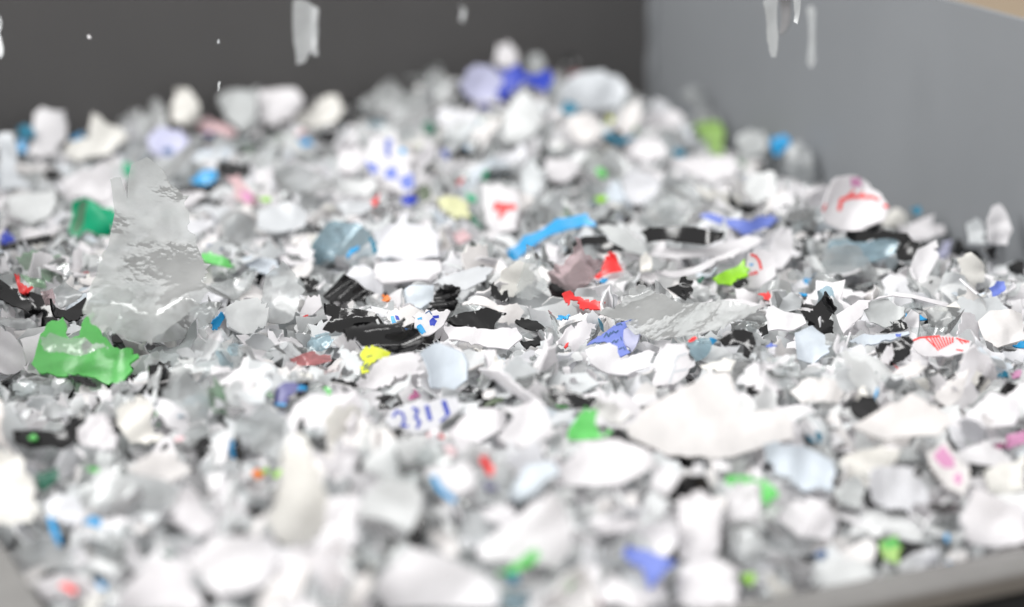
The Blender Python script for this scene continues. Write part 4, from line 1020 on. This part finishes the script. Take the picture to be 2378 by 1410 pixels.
srng = random.Random(77)
def spot(r):
    """a place on the heap that the photograph shows"""
    while True:
        a, b = r.uniform(0.008, BW - 0.008), r.uniform(0.008, BD - 0.001)
        p = from_ab(a, b)
        z = float(heap(p[0], p[1]))
        q = np.array([[p[0], p[1], z]])
        px, py, dep = project(q)
        if -90 < px[0] < 2470 and 60 < py[0] < 1500:
            return p[0], p[1], z, px[0], py[0], dep[0]

def blocked(W, share=0.05):
    '''too much of a traced flake would be buried'''
    px, py, dep = project(W)
    ix = ((px + 200) / GS).astype(int); iy = ((py + 100) / GS).astype(int)
    ok = (ix >= 0) & (ix < GW) & (iy >= 0) & (iy < GH)
    if not ok.any():
        return False
    hd = hero_depth[iy[ok], ix[ok]]
    return float(np.mean(dep[ok] < hd + 0.004 * np.isfinite(hd)) - np.mean(np.isinf(hd))) > share

def hidden(px, py, dep):
    ix, iy = int((px + 200) / GS), int((py + 100) / GS)
    return 0 <= ix < GW and 0 <= iy < GH and dep > hero_depth[iy, ix]

def in_bin(W):
    a, b = ab(W[:, 0], W[:, 1])
    return a.min() > 0.001 and b.min() > 0.001 and a.max() < BW - 0.001 and not ((b.max() > BD - 0.001) and (W[:, 2][b > BD - 0.001].min() < RIM_LOW + 0.004))

def tilt_matrix(r, spread, face):
    """mostly leaning toward the open front of the bin, some flat, some on edge"""
    t = abs(r.gauss(face, spread)); psi = r.gauss(0, 0.75)
    n = Vector((math.sin(t) * math.sin(psi), -math.sin(t) * math.cos(psi), math.cos(t)))
    q = n.to_track_quat('Z', 'Y').to_matrix()
    return q @ Matrix.Rotation(r.uniform(0, 2 * math.pi), 3, 'Z'), t

def posture(t):
    if t > 1.12:
        return 'on edge'
    if t < 0.40:
        return 'lying flat'
    return 'leaning'

def relation(px, py):
    best = min(marks, key=lambda m: (m[0] - px) ** 2 + 1.9 * (m[1] - py) ** 2)
    dx, dy = px - best[0], 1.4 * (py - best[1])
    ang = math.degrees(math.atan2(dy, dx)) % 360
    w = ['right of', 'before and right of', 'before', 'before and left of', 'left of', 'behind and left of', 'behind', 'behind and right of'][int((ang + 22.5) // 45) % 8]
    if math.hypot(dx, dy) < 60:
        w = 'close ' + w
    return w + ' ' + best[2]

pending = []
def settle_labels():
    '''look-alikes at the same landmark are told apart by their place among themselves'''
    same = {}
    for o, size, shape, colour, noun, post, rel, px in pending:
        for ws in ([size, shape, colour, noun, post, rel], [size, colour, noun, post, rel], [size, colour, noun, rel], [colour, noun, rel], [colour, noun, rel.replace('close ', '')], [colour, noun, rel.replace('close ', '').replace('before and ', '').replace('behind and ', '')]):
            s = ' '.join(w for w in ws if w)
            if len(s.split()) <= 15 and len(s) < 400:
                break
        same.setdefault(s, []).append((px, o))
    for s, row in same.items():
        row.sort(key=lambda q: q[0])
        k = len(row)
        for i, (px, o) in enumerate(row):
            if k == 1:
                lab = s
            elif k == 2:
                lab = ('leftmost ', 'rightmost ')[i] + s
            elif k == 3:
                lab = ('leftmost ', 'middle ', 'rightmost ')[i] + s
            else:
                lab = 'leftmost ' + s if i == 0 else 'rightmost ' + s if i == k - 1 else ('second ', 'third ', 'fourth ', 'fifth ', 'sixth ', 'seventh ', 'eighth ', 'ninth ', 'tenth ', 'eleventh ', 'twelfth ')[min(i - 1, 10)] + s
            o['label'] = lab

used = {}
counts = {}
def put(kind, smin, smax, tries, want, zlo, zhi, face, spread, region=None, vis=True):
    r = srng
    done = 0
    for _ in range(tries):
        if done >= want:
            break
        x, y, z, px, py, dep = spot(r)
        if region and not region(px, py, r):
            continue
        i = r.randrange(len(VAR[kind]))
        me, vs = VAR[kind][i]
        s = r.uniform(smin, smax) / 0.03 * (1 if r.random() < 0.8 else 1.25)
        M3, t = tilt_matrix(r, spread, face)
        A = np.array(M3) * s
        W = vs[::3] @ A.T
        zz = z + r.uniform(zlo, zhi)
        W = W + np.array([x, y, zz])
        if hidden(px, py, dep) or not in_bin(W) or blocked(W, 0.012):
            continue
        o = bpy.data.objects.new(NAME[kind], me)
        COL.objects.link(o)
        o.matrix_world = Matrix.Translation((x, y, zz)) @ M3.to_4x4() @ Matrix.Scale(s, 4)
        mm = s * 0.03
        size = 'tiny' if mm < 0.011 else 'small' if mm < 0.019 else 'medium' if mm < 0.029 else 'large'
        ex, ey = np.ptp(vs[:, 0]), np.ptp(vs[:, 1])
        shape = 'narrow' if min(ex, ey) < 0.48 * max(ex, ey) else 'broad' if min(ex, ey) > 0.8 * max(ex, ey) else ''
        noun = 'film scrap' if kind in FILMY else ('chip' if mm < 0.013 else 'flake')
        pending.append((o, size, shape, COLOUR_WORD[kind], noun, posture(t), relation(px, py), px))
        tag(o, '', 'plastic film' if kind in FILMY else 'plastic flake', '%s %s in the heap' % (COLOUR_WORD[kind], 'film scraps' if kind in FILMY else 'flakes'))
        done += 1
    counts[kind] = counts.get(kind, 0) + done

back = lambda px, py, r: py < 560
mid = lambda px, py, r: 480 < py < 960
front = lambda px, py, r: py > 860
put('white', 0.028, 0.044, 5000, 75, 0.000, 0.008, 0.85, 0.4, front)
put('white', 0.016, 0.034, 4000, 84, 0.000, 0.006, 0.8, 0.45, mid)
put('white', 0.020, 0.034, 4000, 50, 0.000, 0.006, 0.95, 0.35, back)
put('white', 0.006, 0.012, 4000, 24, 0.002, 0.008, 0.8, 0.5, mid)
put('offwhite', 0.006, 0.014, 3000, 20, 0.001, 0.007, 0.8, 0.5, mid)
put('clear', 0.007, 0.015, 3000, 40, 0.002, 0.008, 0.8, 0.5, mid)
put('milky', 0.018, 0.034, 4000, 95, 0.000, 0.007, 0.95, 0.4, back)
put('milky', 0.014, 0.032, 4000, 60, 0.000, 0.006, 0.8, 0.4, mid)
put('milky', 0.020, 0.034, 3000, 22, 0.000, 0.006, 0.8, 0.4, front)
put('clear', 0.014, 0.034, 4000, 80, 0.001, 0.007, 0.7, 0.45, mid)
put('clear', 0.018, 0.034, 3000, 35, 0.001, 0.007, 0.7, 0.45, back)
put('clear', 0.018, 0.034, 3000, 24, 0.001, 0.007, 0.7, 0.45, front)
put('offwhite', 0.016, 0.030, 3000, 34, 0.000, 0.006, 0.75, 0.4)
put('grey', 0.016, 0.030, 3000, 26, 0.000, 0.005, 0.7, 0.4)
put('paleblue', 0.014, 0.030, 3000, 32, 0.000, 0.005, 0.7, 0.4)
put('black', 0.010, 0.026, 4000, 34, -0.003, 0.003, 0.5, 0.4, lambda px, py, r: 430 < py < 980)
put('black', 0.010, 0.022, 2000, 20, -0.004, 0.002, 0.5, 0.4, back)
put('black', 0.012, 0.022, 2000, 12, -0.004, 0.001, 0.5, 0.4, front)
put('slate', 0.010, 0.022, 2000, 8, -0.003, 0.002, 0.5, 0.4)
for kind, n in (('cyan', 12), ('teal', 8), ('emerald', 6), ('green', 6), ('lime', 5), ('red', 8), ('periwinkle', 7), ('palepink', 9), ('bluefilm', 12), ('greenfilm', 10), ('yellow', 2), ('navy', 6)):
    big = kind in FILMY
    put(kind, 0.012 if big else 0.005, 0.026 if big else 0.012, 1500, n, 0.0, 0.006, 0.7, 0.4)

settle_labels()

# ------------------------------------------------------------------ the rest of the heap, beneath and between: one mass
CO = {k: [variant(k, i, 0.03, True) for i in range(16)] for k in ('white', 'clear', 'black')}
hv, hf, hm = [], [], []
base = 0
hr = random.Random(5)
def add_mass(n, smin, smax, zlo, zhi, mix, face=0.6, spread=0.45, region=None):
    global base
    for _ in range(n):
        x, y, z, px, py, dep = spot(hr)
        if region and not region(px, py, hr):
            continue
        q = hr.random()
        k = 'white' if q < mix[0] else ('clear' if q < mix[0] + mix[1] else 'black')
        vs, fs = CO[k][hr.randrange(16)]
        s = hr.uniform(smin, smax) / 0.03
        M3, t = tilt_matrix(hr, spread, face)
        W = vs @ (np.array(M3) * s).T + np.array([x, y, z + hr.uniform(zlo, zhi)])
        if not in_bin(W) or blocked(W[::2], 0.07):
            continue
        hv.append(W)
        hf.extend([tuple(base + j for j in f) for f in fs])
        hm.extend([{'white': 0, 'clear': 1, 'black': 2}[k]] * len(fs))
        base += len(W)
add_mass(2000, 0.022, 0.036, -0.016, -0.008, (0.86, 0.06, 0.08), 0.8, 0.5)
add_mass(3200, 0.016, 0.032, -0.009, 0.000, (0.83, 0.11, 0.06), 0.8, 0.5)
add_mass(2000, 0.008, 0.017, -0.003, 0.005, (0.80, 0.17, 0.03), 0.75, 0.45, mid)
add_mass(1600, 0.008, 0.017, -0.002, 0.006, (0.82, 0.14, 0.04), 0.9, 0.5, front)
add_mass(1200, 0.008, 0.016, -0.002, 0.006, (0.62, 0.34, 0.04), 0.9, 0.5, back)
print('MASS', len(hv))
# bed of the heap under the flakes
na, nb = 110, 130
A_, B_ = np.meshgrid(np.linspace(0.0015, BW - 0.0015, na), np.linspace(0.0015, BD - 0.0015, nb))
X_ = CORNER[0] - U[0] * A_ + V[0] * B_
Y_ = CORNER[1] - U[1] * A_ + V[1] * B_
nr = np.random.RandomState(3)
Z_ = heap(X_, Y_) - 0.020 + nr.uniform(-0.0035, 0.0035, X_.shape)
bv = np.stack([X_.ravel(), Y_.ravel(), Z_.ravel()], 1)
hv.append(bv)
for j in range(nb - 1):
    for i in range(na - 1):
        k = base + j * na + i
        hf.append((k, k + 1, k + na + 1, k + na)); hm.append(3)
allv = np.concatenate(hv)
me = bpy.data.meshes.new('flake_heap')
me.from_pydata(allv.tolist(), [], hf)
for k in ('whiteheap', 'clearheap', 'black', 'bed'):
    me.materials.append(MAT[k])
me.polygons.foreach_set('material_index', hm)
me.polygons.foreach_set('use_smooth', [True] * len(me.polygons))
me.set_sharp_from_angle(angle=R(50))
ho = bpy.data.objects.new('flake_heap', me)
COL.objects.link(ho)
ho['kind'] = 'stuff'
ho['label'] = 'mass of small white and clear shreds filling the heap between the larger flakes'
print('COUNTS', counts, 'heroes', hero_count[0], 'heap faces', len(hf))
